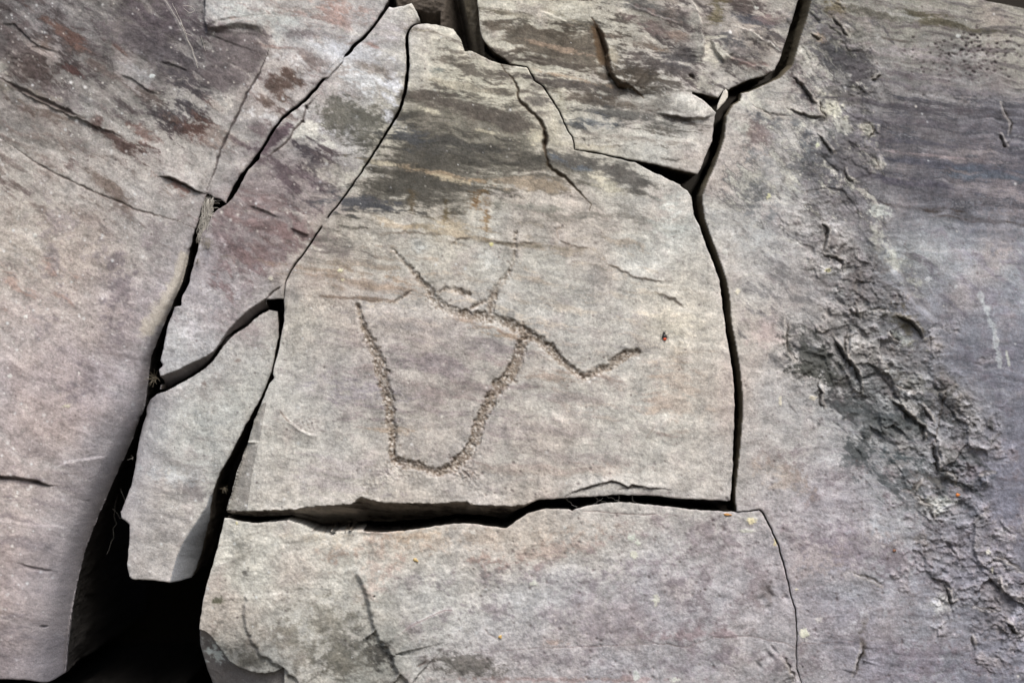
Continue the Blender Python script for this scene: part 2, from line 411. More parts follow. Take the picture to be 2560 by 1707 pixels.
# tile A : upper left
for a in [('A',230,470,190,110,20,(96,82,80),.9),('A',60,250,130,100,30,(112,100,100),.8),('A',900,200,360,150,28,(118,108,112),.75),
 ('A',1150,110,260,170,20,(106,94,100),.85),('A',1250,400,210,150,45,(98,90,94),.9),('A',1200,720,210,140,30,(84,78,82),.95),('A',1320,860,150,90,35,(106,78,72),.85),
 ('A',950,600,260,50,32,(104,90,86),.8),('A',700,480,260,35,33,(118,102,98),.7),('A',480,470,50,26,20,(104,76,74),.9),('A',350,745,220,42,18,(112,96,90),.8),
 ('A',640,800,50,70,20,(104,80,76),.85),('A',780,930,130,45,36,(98,78,74),.85),('A',950,880,110,50,30,(126,98,92),.75),('A',470,1080,70,45,25,(122,102,100),.7),
 ('A',690,1200,150,45,35,(128,110,102),.7),('A',90,1220,170,32,24,(118,100,96),.7),('A',420,640,110,60,30,(122,110,112),.7),('A',380,190,170,22,38,(120,92,84),.8),
 ('A',480,240,70,40,20,(112,86,80),.85),('A',780,330,90,18,35,(112,86,80),.8),('A',290,300,40,40,0,(120,100,92),.7),('A',1400,690,70,24,30,(108,82,76),.8),
 ('A',2100,330,230,110,20,(192,188,192),.7),('A',2040,390,150,60,30,(122,102,98),.6),('A',2000,225,170,40,5,(112,100,102),.7),('A',1860,560,80,150,38,(108,86,78),.85),
 ('A',1750,640,60,60,30,(122,104,98),.7),('A',1690,840,80,60,30,(122,104,108),.6),('A',1560,780,90,50,20,(186,178,182),.4),
 ('A',1480,680,100,70,0,(192,180,174),.8),('A',1420,900,110,60,0,(192,180,174),.6),('A',880,480,150,90,30,(182,178,180),.5),('A',560,700,120,120,30,(176,170,168),.4),
 ('A',1700,110,330,60,8,(186,186,184),.6),('A',2250,60,150,60,15,(164,128,118),.55),('A',1980,80,200,30,12,(150,132,126),.5),
 ('A',1820,200,40,90,0,(184,182,182),.6),('A',0,440,60,60,0,(176,168,160),.7),('A',150,600,200,40,20,(150,140,128),.5)]:
    st(*a, f='s30')
spoly(T('A',1370,240,1430,180,1560,160,1680,180,1760,240,1780,330,1740,420,1650,520,1560,600,1450,610,1330,560,1280,450,1330,330), (116,104,106), .8, 18, f='s30')
line_stain(T('A',1080,0,1140,100,1220,260,1290,430), 6, (150,142,142), .6)
# wedge W1
spoly(T('A',1690,1000,1740,900,1800,830,1880,790,1930,820,1880,900,1800,960,1720,1010), (102,84,92), .85, 8, A=.5)
spoly(T('A',2080,700,2180,600,2352,600)+T('B',100,590,200,620,330,660,430,700,490,770,450,860,380,940,290,1010,150,960,0,900)+T('A',2280,930,2200,900,2100,830), (106,101,93), .8, 30, A=.7, f='iso')
spoly(T('A',1890,910,1960,800,2040,770,2100,850,2200,940,2210,985,2100,970,2000,930), (200,192,186), .95, 10, A=.6, f='iso')
for a in [('A',2080,1040,180,80,20,(86,78,84),.92),('A',1880,1130,230,80,25,(108,92,98),.8),('B',40,1030,110,80,10,(94,82,86),.9),('D',1700,120,260,120,20,(134,112,112),.75),
 ('D',1960,200,160,80,20,(130,106,106),.7),('D',1700,320,170,90,20,(132,108,108),.65),('B',280,1090,120,44,-45,(196,186,176),.9),('B',250,510,170,75,15,(200,196,200),.9),
 ('B',480,600,60,150,5,(196,192,200),.9),('B',330,440,120,30,20,(126,112,104),.7),('B',260,340,160,60,10,(194,190,198),.6),('B',430,200,120,90,10,(180,166,170),.5),
 ('B',140,130,140,60,15,(160,128,122),.5),('A',2200,1130,150,60,20,(190,180,170),.7),('D',1500,780,250,90,30,(150,132,134),.5),('D',1350,330,100,80,0,(192,184,192),.5),
 ('B',350,300,50,12,20,(160,120,110),.6),('B',60,300,120,70,10,(186,182,190),.6),('D',1150,900,120,200,20,(192,188,190),.5)]:
    st(*a, f='s30')
# central slab C : dark varnish
spoly(T('B',580,500,1000,560,1420,700,1500,940,2000,1030,2220,1150,2260,1290,1900,1260,1500,1240,1120,1260,980,1420,60,1450,400,950), (106,99,91), .62, 40, A=.8)
spoly(T('B',1700,560,2352,480,2352,900,1700,800,1500,640), (104,97,92), .5, 40, A=1.1)
spoly(T('B',600,760,800,790,1000,830,1200,890,1400,950,1480,1000,1490,1100,1540,1150,1400,1190,1200,1200,1050,1210,1060,1300,900,1350,700,1400,500,1440,300,1420,120,1400,150,1330,260,1180,400,1000,480,870), (95,89,83), .85, 52, A=.8)
spoly(T('B',600,550,750,570,900,620,1150,690,1330,720,1430,800,1440,860,1380,910,1200,870,950,790,750,720,620,680), (108,98,92), .88, 15, A=1.1)
spoly(T('B',1500,980,1660,1000,1900,1040,2050,1080,2180,1160,2200,1230,2050,1270,1900,1200,1800,1150,1650,1120,1520,1080), (106,100,97), .88, 14, A=.9)
for a in [('B',300,1330,260,60,8,(88,87,94),.8),('B',800,960,330,70,10,(94,90,88),.6),('B',560,880,120,60,10,(92,92,98),.6),('B',750,1130,330,20,10,(172,146,120),.8),('B',860,1175,110,18,12,(196,176,150),.8),
 ('B',420,1075,90,20,8,(190,176,156),.85),('B',1040,1180,110,14,8,(170,140,110),.7),('B',1020,1330,60,60,0,(140,104,70),.8),('B',1090,1420,26,150,0,(136,108,78),.8),('B',820,1390,22,70,0,(110,92,66),.7),
 ('B',600,1330,30,90,0,(110,92,70),.6),('B',1350,1200,200,40,5,(176,154,134),.7),('B',950,440,260,34,18,(116,106,98),.85),('B',840,330,150,22,20,(118,108,100),.8),('B',1080,500,150,24,15,(118,108,100),.8),
 ('B',760,460,60,30,10,(120,122,118),.8),('B',1160,600,150,20,14,(116,106,96),.7),('B',900,560,200,26,15,(204,190,170),.7),('B',700,720,130,18,14,(204,192,172),.8),('B',1050,850,200,14,12,(196,182,160),.8),
 ('B',1400,900,60,60,20,(206,192,170),.8),('B',1420,640,110,110,50,(122,112,106),.8),('B',1240,450,80,50,20,(116,106,98),.8),('B',1570,640,40,120,-25,(196,186,166),.8),('B',1530,850,60,90,-10,(186,174,158),.7),
 ('B',1850,1190,130,44,35,(198,186,168),.85),('B',1720,1100,60,20,10,(98,106,122),.6),('B',1540,1030,60,14,30,(98,106,122),.5),('B',1350,1350,250,24,6,(140,136,128),.55),('B',2000,1370,220,50,8,(140,132,126),.65),
 ('B',1900,1480,260,40,6,(142,134,128),.5),('B',2280,1450,110,140,0,(196,198,196),.5),('B',450,1450,130,30,20,(196,172,148),.6),('B',850,1500,180,60,5,(178,156,130),.6),
 ('E',100,330,220,36,10,(116,106,104),.75),('E',80,260,150,30,10,(120,112,108),.6),('E',60,460,340,26,6,(150,128,112),.6),('E',330,560,330,50,8,(158,134,120),.55),('E',200,640,260,14,3,(124,104,92),.75),
 ('E',1080,940,260,50,8,(146,134,136),.6),('E',800,1090,300,60,10,(148,134,138),.65),('E',250,1250,300,70,6,(150,140,148),.65),('E',1000,1250,400,60,8,(152,136,134),.6),('E',1500,1150,350,34,5,(160,138,126),.6),
 ('E',1600,1290,330,26,3,(144,132,132),.6),('E',1780,500,80,60,10,(138,132,130),.6),('E',1100,390,110,80,0,(192,188,186),.6),('E',650,310,60,50,0,(190,188,188),.6),('E',1000,800,130,30,15,(154,124,104),.5),
 ('E',1150,880,130,18,8,(154,122,96),.5),('E',600,840,300,30,8,(152,142,142),.5),('E',2000,950,260,40,8,(150,142,142),.45),('E',1850,1180,260,22,4,(140,124,120),.5),('E',500,1500,200,26,0,(180,150,126),.5),
 ('F',80,1250,140,200,0,(186,158,142),.4),('F',60,800,130,160,0,(206,192,174),.45),('E',1250,1480,600,60,4,(158,142,142),.35),('H',1500,100,500,60,3,(160,144,142),.35),('H',1500,180,600,40,0,(184,162,150),.4),
 ('H',100,200,260,130,0,(166,152,156),.4),('E',1400,620,260,40,8,(150,142,138),.4),('E',1250,290,250,10,4,(128,118,104),.65)]:
    st(*a)
mixcol(allw, inside(T('G',1614,0,1692,0,1645,230,1618,440,1490,440,1520,300,1590,80)) * .55, (132,124,120))
mixcol(allw, inside(T('D',1745,1310,1700,1568,1620,1568,1660,1450,1700,1350)) * .55, (132,124,120))
# upper slab U
spoly(T('B',1080,130,1300,160,1600,190,1800,200,1850,280,1850,500,1700,480,1400,420,1200,290,1090,220), (114,102,92), .85, 14, A=1.3)
for a in [('B',1600,430,380,50,10,(108,97,90),.85),('B',1700,560,330,44,8,(104,95,92),.85),('B',1800,660,380,44,8,(110,98,90),.85),('B',1950,740,400,40,8,(108,104,102),.8),('B',1800,800,150,50,8,(96,100,110),.6),
 ('B',2150,400,260,90,14,(102,92,90),.9),('B',2150,300,260,40,14,(112,98,90),.8),('B',2150,60,260,50,18,(104,100,100),.8),('B',2200,190,180,70,25,(146,124,122),.7),('B',2150,520,250,70,12,(92,82,74),.85),
 ('B',2000,900,350,22,6,(150,138,130),.6),('B',1800,960,150,14,4,(132,120,108),.6),('B',1750,960,200,20,8,(196,184,166),.5),('B',1500,300,260,14,14,(178,150,130),.7),('B',1560,490,250,12,12,(180,152,130),.7),
 ('B',1300,100,200,14,10,(140,128,112),.5),('B',1600,110,160,10,22,(150,138,122),.6),('B',1900,360,60,60,0,(186,172,152),.7),('B',2250,330,110,20,8,(150,114,88),.5),
 ('C',80,380,160,90,10,(98,92,94),.85),('C',60,570,150,36,10,(102,94,90),.8),('C',550,60,160,50,10,(102,88,86),.8),('C',600,150,160,40,15,(88,86,94),.85),('C',450,290,130,44,30,(96,92,96),.85),
 ('C',560,420,170,24,10,(134,108,104),.7),('C',350,70,50,90,10,(118,106,80),.7),('C',600,240,170,26,32,(196,184,176),.85),('C',330,360,70,100,-30,(194,184,172),.85),('C',180,670,160,60,14,(196,188,182),.85),
 ('C',60,770,170,30,16,(104,94,90),.85),('C',500,330,70,20,20,(176,160,156),.6),('C',60,60,70,50,0,(128,112,106),.6),('C',80,230,60,60,0,(150,128,116),.6),('C',260,540,90,60,20,(186,178,168),.7),
 ('C',210,200,36,200,-10,(182,174,166),.7),('C',680,130,60,40,20,(150,124,122),.6)]:
    st(*a)
# right mass R
for a in [('C',1020,180,130,100,45,(108,104,108),.8),('C',1150,390,170,100,38,(86,84,88),.95),('C',1290,470,110,60,30,(90,86,90),.85),('C',940,620,170,50,55,(114,102,104),.8),('C',1230,660,120,40,20,(104,98,98),.7),
 ('C',960,400,140,34,45,(196,188,180),.8),('C',680,650,220,44,22,(188,176,170),.7),('C',1350,80,230,22,10,(104,98,90),.8),('C',1800,110,280,30,9,(104,96,80),.85),('C',600,880,110,60,20,(132,112,110),.7),
 ('C',900,1110,130,60,30,(104,102,106),.8),('C',600,1260,80,90,20,(108,106,108),.75),('C',1080,990,160,60,60,(90,92,96),.85),('C',1110,860,100,40,20,(92,92,92),.8),('C',1100,720,130,60,38,(204,196,180),.85),
 ('C',1340,850,50,100,-10,(198,190,174),.75),('C',1390,1070,60,60,0,(190,182,172),.7),('C',1400,1370,70,50,0,(188,188,184),.7),('C',1800,700,600,36,4,(94,88,94),.85),('C',1850,800,500,24,4,(104,97,104),.8),
 ('C',1900,950,500,20,5,(90,86,96),.8),('C',1900,1080,550,26,5,(92,90,102),.85),('C',2150,1145,260,36,4,(92,97,110),.7),('C',1900,1210,550,28,5,(98,92,104),.8),('C',2000,1290,450,14,6,(100,94,100),.7),
 ('C',2050,1420,370,34,8,(84,74,72),.88),('C',1700,480,330,30,5,(116,106,112),.7),('C',1750,1010,450,10,5,(160,140,142),.6),('C',1500,255,380,12,8,(108,98,94),.7),('C',1550,330,330,36,3,(166,154,158),.6),
 ('C',1800,560,400,24,4,(124,116,122),.6),('C',1100,60,60,60,0,(122,108,86),.7),('C',1000,240,60,26,30,(176,150,128),.7),('C',1050,500,90,40,40,(130,120,122),.6),('C',760,900,60,60,0,(186,178,180),.5),
 ('C',700,1100,110,80,30,(190,182,180),.5),('C',820,1250,130,60,20,(190,184,182),.5),('F',900,1000,100,110,50,(80,78,80),.9),('F',950,1120,160,44,18,(72,72,68),.9),('F',1150,1330,200,60,25,(88,84,86),.85),
 ('F',1400,1400,260,50,14,(80,84,88),.88),('F',1500,790,110,50,20,(104,100,94),.75),('F',850,880,60,90,0,(100,96,98),.7),('F',1830,1340,150,70,40,(94,90,92),.8),('F',1500,380,60,200,-38,(184,180,172),.75),
 ('F',1050,560,150,90,10,(140,130,130),.6),('F',1300,500,120,130,60,(124,118,122),.6),('F',1100,250,80,130,-10,(134,126,126),.6),('F',620,250,130,120,0,(168,168,172),.4),('F',1550,900,110,50,30,(168,168,160),.6),
 ('F',1650,1200,140,60,30,(156,150,146),.5),('F',1850,1180,80,44,20,(110,104,104),.7),('F',700,900,140,50,0,(192,168,166),.5),('F',2150,150,300,120,10,(118,118,130),.5),
 ('I',1260,60,90,60,30,(86,88,92),.88),('I',1560,100,150,50,10,(86,92,96),.88),('I',1670,140,50,50,0,(92,96,98),.8),('I',1620,290,110,20,10,(86,88,92),.85),('I',1750,240,90,18,10,(92,90,86),.7),
 ('I',1900,620,130,60,22,(126,118,126),.7),('I',800,250,150,90,20,(180,158,144),.5),('I',2100,250,120,40,-30,(96,98,108),.7),('I',2000,440,120,30,45,(98,98,108),.7),('I',1780,400,100,50,0,(180,178,174),.7),
 ('I',1800,1060,80,60,0,(180,176,178),.7),('I',1300,700,260,160,20,(134,120,132),.5),('I',1650,620,80,40,0,(130,120,116),.5),('I',1100,100,90,80,0,(182,178,182),.5),('I',1400,560,110,80,0,(170,172,180),.5),
 ('I',1150,960,260,120,20,(174,172,182),.4),('I',1750,1440,300,110,10,(124,112,126),.5),('I',2100,1180,160,50,30,(130,124,132),.5),('I',1300,1350,26,130,8,(110,98,92),.6)]:
    st(*a, f='iso' if a[0] != 'C' or a[1] < 1450 else 's4')
line_stain(T('F',2060,620,2090,700,2130,800,2160,920,2180,1080), 9, (190,192,196), .6, 1.8)
line_stain(T('F',2230,990,2250,1080), 5, (186,184,176), .7)
# lower block B
for a in [('H',1000,620,650,60,-4,(182,160,146),.5),('H',620,600,170,40,-8,(182,152,128),.4),('H',350,800,120,160,0,(178,152,142),.5),('H',1500,700,300,60,-10,(176,148,138),.5),('H',180,1330,180,170,35,(108,104,100),.85),
 ('H',380,1370,70,130,-30,(78,74,72),.8),('H',960,1450,210,60,8,(108,102,98),.8),('H',600,920,120,60,0,(140,130,132),.5),('H',1900,1100,500,260,0,(146,134,142),.45),('H',1550,1300,120,18,0,(176,150,140),.6),
 ('H',1700,1545,700,16,0,(156,130,128),.6),('G',1425,1020,30,26,0,(104,100,84),.85),('G',1600,840,26,24,0,(104,98,94),.8),('G',1700,1440,170,50,22,(102,98,94),.8),('G',2100,1200,210,190,20,(146,138,128),.6),
 ('G',2250,1430,150,130,0,(122,116,108),.7),('G',1560,700,60,120,10,(146,140,132),.5),('G',2050,620,150,30,0,(176,162,148),.5),('H',100,620,150,50,0,(190,174,160),.5),('I',300,700,300,200,20,(150,136,142),.4),
 ('I',250,1250,300,30,-4,(150,126,130),.5),('I',680,1000,50,60,30,(124,112,112),.6),('I',560,500,70,40,0,(176,170,164),.5),('H',1300,620,100,80,0,(186,176,170),.4),('I',180,1450,260,90,0,(140,128,138),.45)]:
    st(*a, f='iso')
# W2
field(T('D',1250,1100,1800,750,1800,1100,1600,1500,950,1568,940,1300), -.2, (148,142,140), .5, 'iso')
field(T('G',850,0,1500,0,1400,350,1150,880,850,880,800,450), -.1, (140,132,132), .55, 's9')
for a in [('G',1300,330,110,40,20,(120,110,112),.6),('G',900,170,26,26,0,(190,196,196),.8),('G',1080,600,160,60,20,(146,138,136),.4),('D',1330,1200,16,18,0,(128,112,108),.8),('D',1550,1050,18,14,0,(128,112,108),.7),('G',1100,200,180,50,8,(184,186,192),.4)]:
    st(*a, f='iso')

# fine grain of the sandstone: pores and pale grains
g1 = wl * N['f30'] + (wc + wr) * N['f9'] + wb * N['d50']
gf = wl * GRN['s30'] + wc * GRN['s9'] + wr * GRN['s4'] + wb * GRN['iso']
mot = fbm(UU / 48 + wx / 60, VV / 38 + wy / 60, 450, 6, .74)
mot2 = fbm(UU / 15, VV / 12, 460, 4, .75)
lum = 1 + .10 * N['med'] + .05 * g1 + .14 * N['fine'] + .08 * N['iso'] + .05 * gf + .28 * mot + .22 * mot2
lum *= 1 - .10 * sstep(.12, .35, mot2) + .06 * sstep(.12, .35, -mot2)
lum -= .05 * sstep(.12, .45, gf)
lum -= .20 * sstep(.28, .62, N['med'] * .6 + g1 * .6) + .10 * sstep(.3, .6, N['fine'])
lum += .08 * sstep(.3, .6, -g1)
COL *= lum[..., None]
hue = N['med'] * .5 + N['iso'] * .6
COL[..., 0] *= 1 + .022 * hue; COL[..., 2] *= 1 - .022 * hue
# rough speckled grain where the stone is purplish
mixcol(allw, sstep(.12, .5, N['med'] + .5 * N['fine']) * .30 * np.clip(wl + sstep(1800, 2000, UU) + sstep(1300, 2000, UU) * wb, 0, 1), (112, 98, 104))

_l = COL.mean(-1, keepdims=True)
COL[...] = _l + (COL - _l) * .70
COL *= np.array((.952, .982, .984), np.float32) * .985
COL[...] = 150 + (COL - 150) * 1.26
# white mineral specks
def speck(u, v, r, c, a=.85):
    i0, i1 = np.searchsorted(UA, [u - r * 2 - 3, u + r * 2 + 3]); j0, j1 = np.searchsorted(VA, [v - r * 2 - 3, v + r * 2 + 3])
    sl = (slice(j0, j1), slice(i0, i1))
    if i1 <= i0 or j1 <= j0: return
    d = np.hypot(UU[sl] - u, VV[sl] - v)
    mixcol(sl, np.clip(1.3 - d / (r + .8), 0, 1) * a, c)
for _ in range(1500):
    x = random.random(); u = 1280 * x ** 1.3 if random.random() < .72 else random.uniform(0, 2560)
    v = random.uniform(0, 1700)
    if u > 820 and random.random() < .6: continue
    r = random.choice([1.2, 1.4, 1.6, 2.0, 2.4, 3.4]) * (.75 if 820 < u < 1500 and v < 560 else 1) * random.uniform(.7, 1.1)
    speck(u, v, r, random.choice([(214, 216, 218), (206, 204, 198), (196, 202, 206)]), random.uniform(.4, .9))
for _ in range(700):
    speck(random.uniform(0, 2560), random.uniform(0, 1700), random.uniform(1, 2.6), (74, 66, 66), random.uniform(.3, .8))

# ---------------------------------------------------------------- relief features
DK = (58, 52, 48)
# left rock
groove(T('A',0,510,100,570,220,630,330,680,460,740,560,780), 7, 10, (70,62,60), .8, 2)
ledge(T('A',0,525,100,585,220,645,330,695,460,755,560,790,640,835,740,865,850,905), 9, 40, -1)
groove(T('A',0,900,130,990,230,1060,370,1140,520,1210,640,1265,760,1310,880,1370,1000,1400,1150,1440,1270,1490), 2.6, 4, (82,74,70), .75, 2.4, 12)
groove(T('A',1760,330,1700,480,1620,610,1560,740,1500,860,1440,980,1410,1100,1350,1240), 3.2, 7, (64,58,58), .85, 2.2, 12)
ledge(T('A',1030,1150,1110,1160,1200,1200,1290,1250,1345,1268), 16, 30, -1, 2)
groove(T('A',1030,1152,1110,1164,1200,1204,1290,1254,1345,1270), 4, 9, (52,46,44), .85, 1.5)
st('A',1160,1215,150,22,25,(108,84,78),.8, f='iso')
ledge(T('A',760,480,860,510,960,580,1060,620), 5, 16, -1)
ledge(T('A',1040,400,1110,412,1180,440,1240,470), 5, 16, -1)
ledge(T('A',1345,-60,1345,60,1350,150,1350,235), 22, 90, -1, 5, 30)
ledge(T('A',1370,225,1430,175,1560,152,1680,172,1760,235), 10, 60, -1, 3, 30, 14)
ledge(T('A',1325,235,1330,300), 6, 12, -1)
ledge(T('A',-40,150,100,160,250,300,420,360), 5, 30, -1)
ledge(T('G',-60,195,0,205,150,215,280,240,340,262,400,268), 14, 40, -1, 2)
groove(T('G',-60,198,0,208,150,218,280,243,340,264,400,270), 5, 9, (60,52,52), .7, 2)
groove(T('G',170,755,250,790,400,830), 4, 6, (70,62,62), .7, 2)
groove(T('G',300,1175,345,1178), 4, 7, (60,54,54), .7)
ledge(T('G',380,165,440,132,520,108,640,95,720,90), 7, 30, 1, 2)
ledge(T('G',-60,480,100,490,300,530,480,545), 6, 40, 1, 4)
bump_at(60, 1500, 160, 120, 0, 16); bump_at(60, 1340, 180, 70, 8, 8)
# long shoulder of the left rock rolling into the cleft
Lroll = smooth(T('D',1235,330,1195,520,1135,650,1050,840,970,1020,940,1200,915,1360,830,1568) + T('G',790,70,700,260,600,500,520,720,460,1000,420,1250,390,1568,340,1800), 1)
W = near(Lroll, 130)
rr = 12 + 112 * sstep(0, 700, W.t)
HH[W.sl] -= np.clip(1 - W.d / rr, 0, 1) ** 2.6 * rr * .75 + np.clip(1 - W.d / (rr * .3), 0, 1) ** 2 * rr * .5
mixcol(W.sl, np.clip(1.25 - W.d / rr, 0, 1) * sstep(120, 620, W.t) * .5, (140, 142, 152))  # bluish sheen of the rounded shoulder put into its colour
# lichen-dusted pale edge
line_stain(T('D',1215,400,1130,600,1060,700,960,850), 26, (184,178,164), .6)
# W1
groove(T('A',1700,1045,1760,1020,1850,950,1890,910,1920,850,1980,790,2000,700,2080,620), 2.8, 5, (76,68,66), .85, 2, 10)
groove(T('A',2000,690,2012,720), 4, 6, (60,54,54), .8); groove(T('A',1970,790,1990,800), 4, 6, (60,54,54), .8)
ledge(T('A',1620,1340,1700,1365,1760,1385,1830,1420), 7, 14, -1, 2)
ledge(T('A',1895,1485,1950,1510,2010,1532,2030,1528), 9, 16, -1, 2)
st('A',1960,1515,60,12,20,(100,84,84),.7, f='iso')
groove(T('D',1980,362,1940,400,1900,470,1868,530), 3, 5, (110,98,92), .6, 2)
groove(T('D',1842,560,1800,590,1740,642), 2.6, 7, (60,52,48), .8, 1.5)
# underside bands (chipped faces sloping back), their shade put into the colour
w1lowP = T('D',1040,1235,1060,1230,1150,1182,1250,1127,1330,1072,1380,1022,1430,952,1480,887,1520,852,1600,802,1650,752,1700,717,1738,702)
w1edge = T('D',1040,1150,1060,1148,1150,1115,1250,1065,1340,1025,1400,985,1440,930,1480,865,1540,795,1620,720,1700,668,1740,640)
facet(w1lowP + [(p[0] + 8, p[1] + 40) for p in w1lowP[::-1]] + w1edge[::-1] if False else w1edge + [(p[0] + 4, p[1] + 8) for p in w1lowP[::-1]], jitter(w1edge, 2), 3.6, 1.0, (98,92,90), .8)
# C slab
Cbevel = T('B',640,150,700,152,800,165,870,187,912,240,930,290,950,335)
roll(Cbevel, 18, 16)
ctopedge = T('G',1470,440,1600,445,1700,440,1900,432,2100,408,2300,398) + T('H',100,403,210,396,270,350,340,370,430,390,600,390,800,390,960,380,1010,400,1100,405,1250,410,1350,400,1430,368)
clow = T('G',1478,457,1560,481,1680,496,1800,490,1890,482,1990,521,2060,561,2150,576,2300,571) + T('H',0,566,100,560,200,552,300,548,420,549,560,534,700,522,800,502,880,487,980,487,1070,492,1190,517,1290,447,1380,392,1440,366)
facet(ctopedge + [(p[0], p[1] + 8) for p in clow[::-1]], jitter(ctopedge, 3, 4, 18), 3.8, 1.0, (96,88,80), .7, 130)  # dark tone adds the shade of this downward face to its colour
fm = inside(ctopedge + [(p[0], p[1] + 8) for p in clow[::-1]])
HH += fm * (9 * mot + 7 * N['s9'] + 4 * N['med'])
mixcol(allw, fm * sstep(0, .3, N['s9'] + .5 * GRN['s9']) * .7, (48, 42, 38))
mixcol(allw, fm * sstep(.05, .35, -N['s9'] + .4 * GRN['iso']) * .6, (158, 148, 138))
# inner breaks of that underside
ledge(T('H',-120,445,0,440,100,455,200,470,320,490,480,500,560,510), 9, 14, -1, 4)
ledge(T('H',1020,395,1060,450,1080,492), 10, 18, -1, 2)
ledge(T('H',205,400,215,440,260,420,300,390), 8, 14, 1, 2)
groove(T('H',1140,445,1230,440), 3, 6, (50,42,40), .8)
ledge(T('G',1840,470,1960,420,2080,440,2200,480,2340,520), 8, 18, 1, 4)
ledge(T('H',1590,350,1640,325,1700,300,1800,272,1900,246,1960,262,2010,290,2040,272,2150,290,2290,300), 9, 14, -1, 2.5)
groove(T('H',1590,350,1640,325,1700,302,1800,274,1900,248,1960,264,2010,292,2040,274,2150,292,2290,302), 2.6, 8, (52,46,46), .85, 2)
groove(T('H',1930,305,2040,290,2080,280), 2, 3, (80,72,70), .6)
facet(T('G',1614,0,1692,0,1645,230,1618,440,1490,450,1478,440,1520,300,1590,80), T('G',1692,0,1645,230,1618,440), .35, 1.0, None, 0, 60)
facet(T('D',1745,1310,1700,1568,1600,1568,1660,1450,1700,1350), T('D',1745,1310,1700,1568), .35, 1.0, None, 0, 60)
k4 = T('B',1180,415,1200,455,1280,540,1300,600,1290,640,1350,710,1440,790,1468,850,1470,900,1465,960,1490,1080,1520,1110,1600,1160,1670,1235,1700,1262,1770,1340,1758,1375)
groove(k4, 4.2, 9, (70,60,48), .9, 2.6, 12)
ledge(k4, 5, 22, -1, 2.6, 12)
groove(T('B',1460,850,1480,900,1465,970), 7, 12, (60,50,40), .85, 3, 10)
# thin rims across C
for p, am in [(('E',850,300,870,285,920,250,1000,250), 6), (('E',1050,265,1100,270,1200,290,1300,285,1450,290), 4), (('E',1560,240,1560,270,1640,300,1770,320), 5),
              (('E',1850,380,1880,420,1920,440,2050,500,2190,530,2300,530), 7), (('E',2180,600,2280,640,2352,685), 6), (('F',0,625,60,640,130,700), 7),
              (('E',2190,1480,2150,1520,2130,1560), 5), (('E',1560,250,1540,200,1580,170), 4), (('E',450,230,560,210,760,220,820,250), 4)]:
    ledge(T(*p), am * .62, 13, -1, 4.5, 12)
    groove(T(*p), 2.0, 1.8, (124,112,102), .5, 4, 12)
ledge(T('D',1830,1370,1860,1410,1900,1450,1960,1500,2010,1525,2100,1545), 10, 14, 1, 2)
groove(T('D',1830,1372,1860,1412,1900,1452), 3, 4, (104,92,84), .6)
for (X, Y, r) in [(650, 305, 24)]:
    (u, v), = T('E', X, Y); 
    i0, i1 = np.searchsorted(UA, [u - 60, u + 60]); j0, j1 = np.searchsorted(VA, [v - 60, v + 60]); sl = (slice(j0, j1), slice(i0, i1))
    d = np.hypot((UU[sl] - u), (VV[sl] - v) * 1.25)
    HH[sl] += 1.6 * np.exp(-((d - r * .7 + 3 * N['med'][sl]) / 4) ** 2) - 1.0 * np.exp(-(d / 9) ** 2)
# gentle swelling of the carved slab
bump_at(1300, 900, 520, 380, 0, 18)
# U slab
ucr = T('B',1780,120,1800,160,1840,230,1870,330,1880,420,1900,490,1960,560,2040,570,2080,610,2110,640)
ledge(ucr, 26, 46, -1, 3, 20)
groove(ucr, 6, 12, (72,58,44), .85, 2.5, 14)
line_stain(T('B',1800,180,1830,300,1860,400), 16, (86,68,50), .8)
ledge(T('C',180,-60,185,0,225,90,240,180,262,280,250,360,262,420), 22, 34, 1, 3)
ledge(T('C',370,330,420,370,480,400,600,435,700,440), 12, 26, 1, 3)
ledge(T('C',300,250,340,330,400,420), 12, 24, -1, 3)
ledge(T('C',480,180,560,210,660,270,740,310), 14, 22, 1, 4)
ledge(T('B',1430,75,1540,110,1640,165,1700,185), 9, 20, 1, 3)
ledge(T('B',1960,20,2100,60,2230,120,2352,150), 12, 24, 1, 4)
ledge(T('B',1220,340,1300,370,1400,400,1560,420), 5, 16, 1, 3)
groove(T('C',165,490,200,520), 5, 9, (50,44,40), .8)
ledge(T('C',-60,730,60,760,160,780,260,770,330,740), 12, 26, -1, 3)
bump_at(*T('C',180,670)[0], 60, 26, 12, 10)
# R : rough crusted band
spine = [(2040,-60),(2060,40),(2105,150),(2150,230),(2130,360),(2090,480),(2070,580),(2120,700),(2170,800),(2200,900),(2240,980),(2330,1060),(2370,1150),(2390,1250),(2400,1400),(2480,1500),(2600,1560)]
W = near(spine, 190)
wid = np.interp(W.t, [0, 300, 600, 800, 1000, 1250, 1500, 1900], [120, 120, 105, 115, 180, 175, 150, 170])
rough = np.zeros((NV, NU), np.float32)
rough[W.sl] = sstep(-.1, 1.0, 1 - W.d / wid + 1.0 * N['iso'][W.sl] + .5 * mot[W.sl])
rough = np.maximum(rough, np.exp(-(((UU - 2030) / 75) ** 2 + ((VV - 900) / 70) ** 2)) * .85)
p, q = rot(35)
rn = fbm(p / 46, q / 30, 120, 5, .6)
rid = 1 - 2.4 * np.abs(fbm(p / 52 + 7, q / 36, 130, 4, .62))
ter = rn * 5; ter = (np.floor(ter) + sstep(.62, 1, ter - np.floor(ter))) / 5
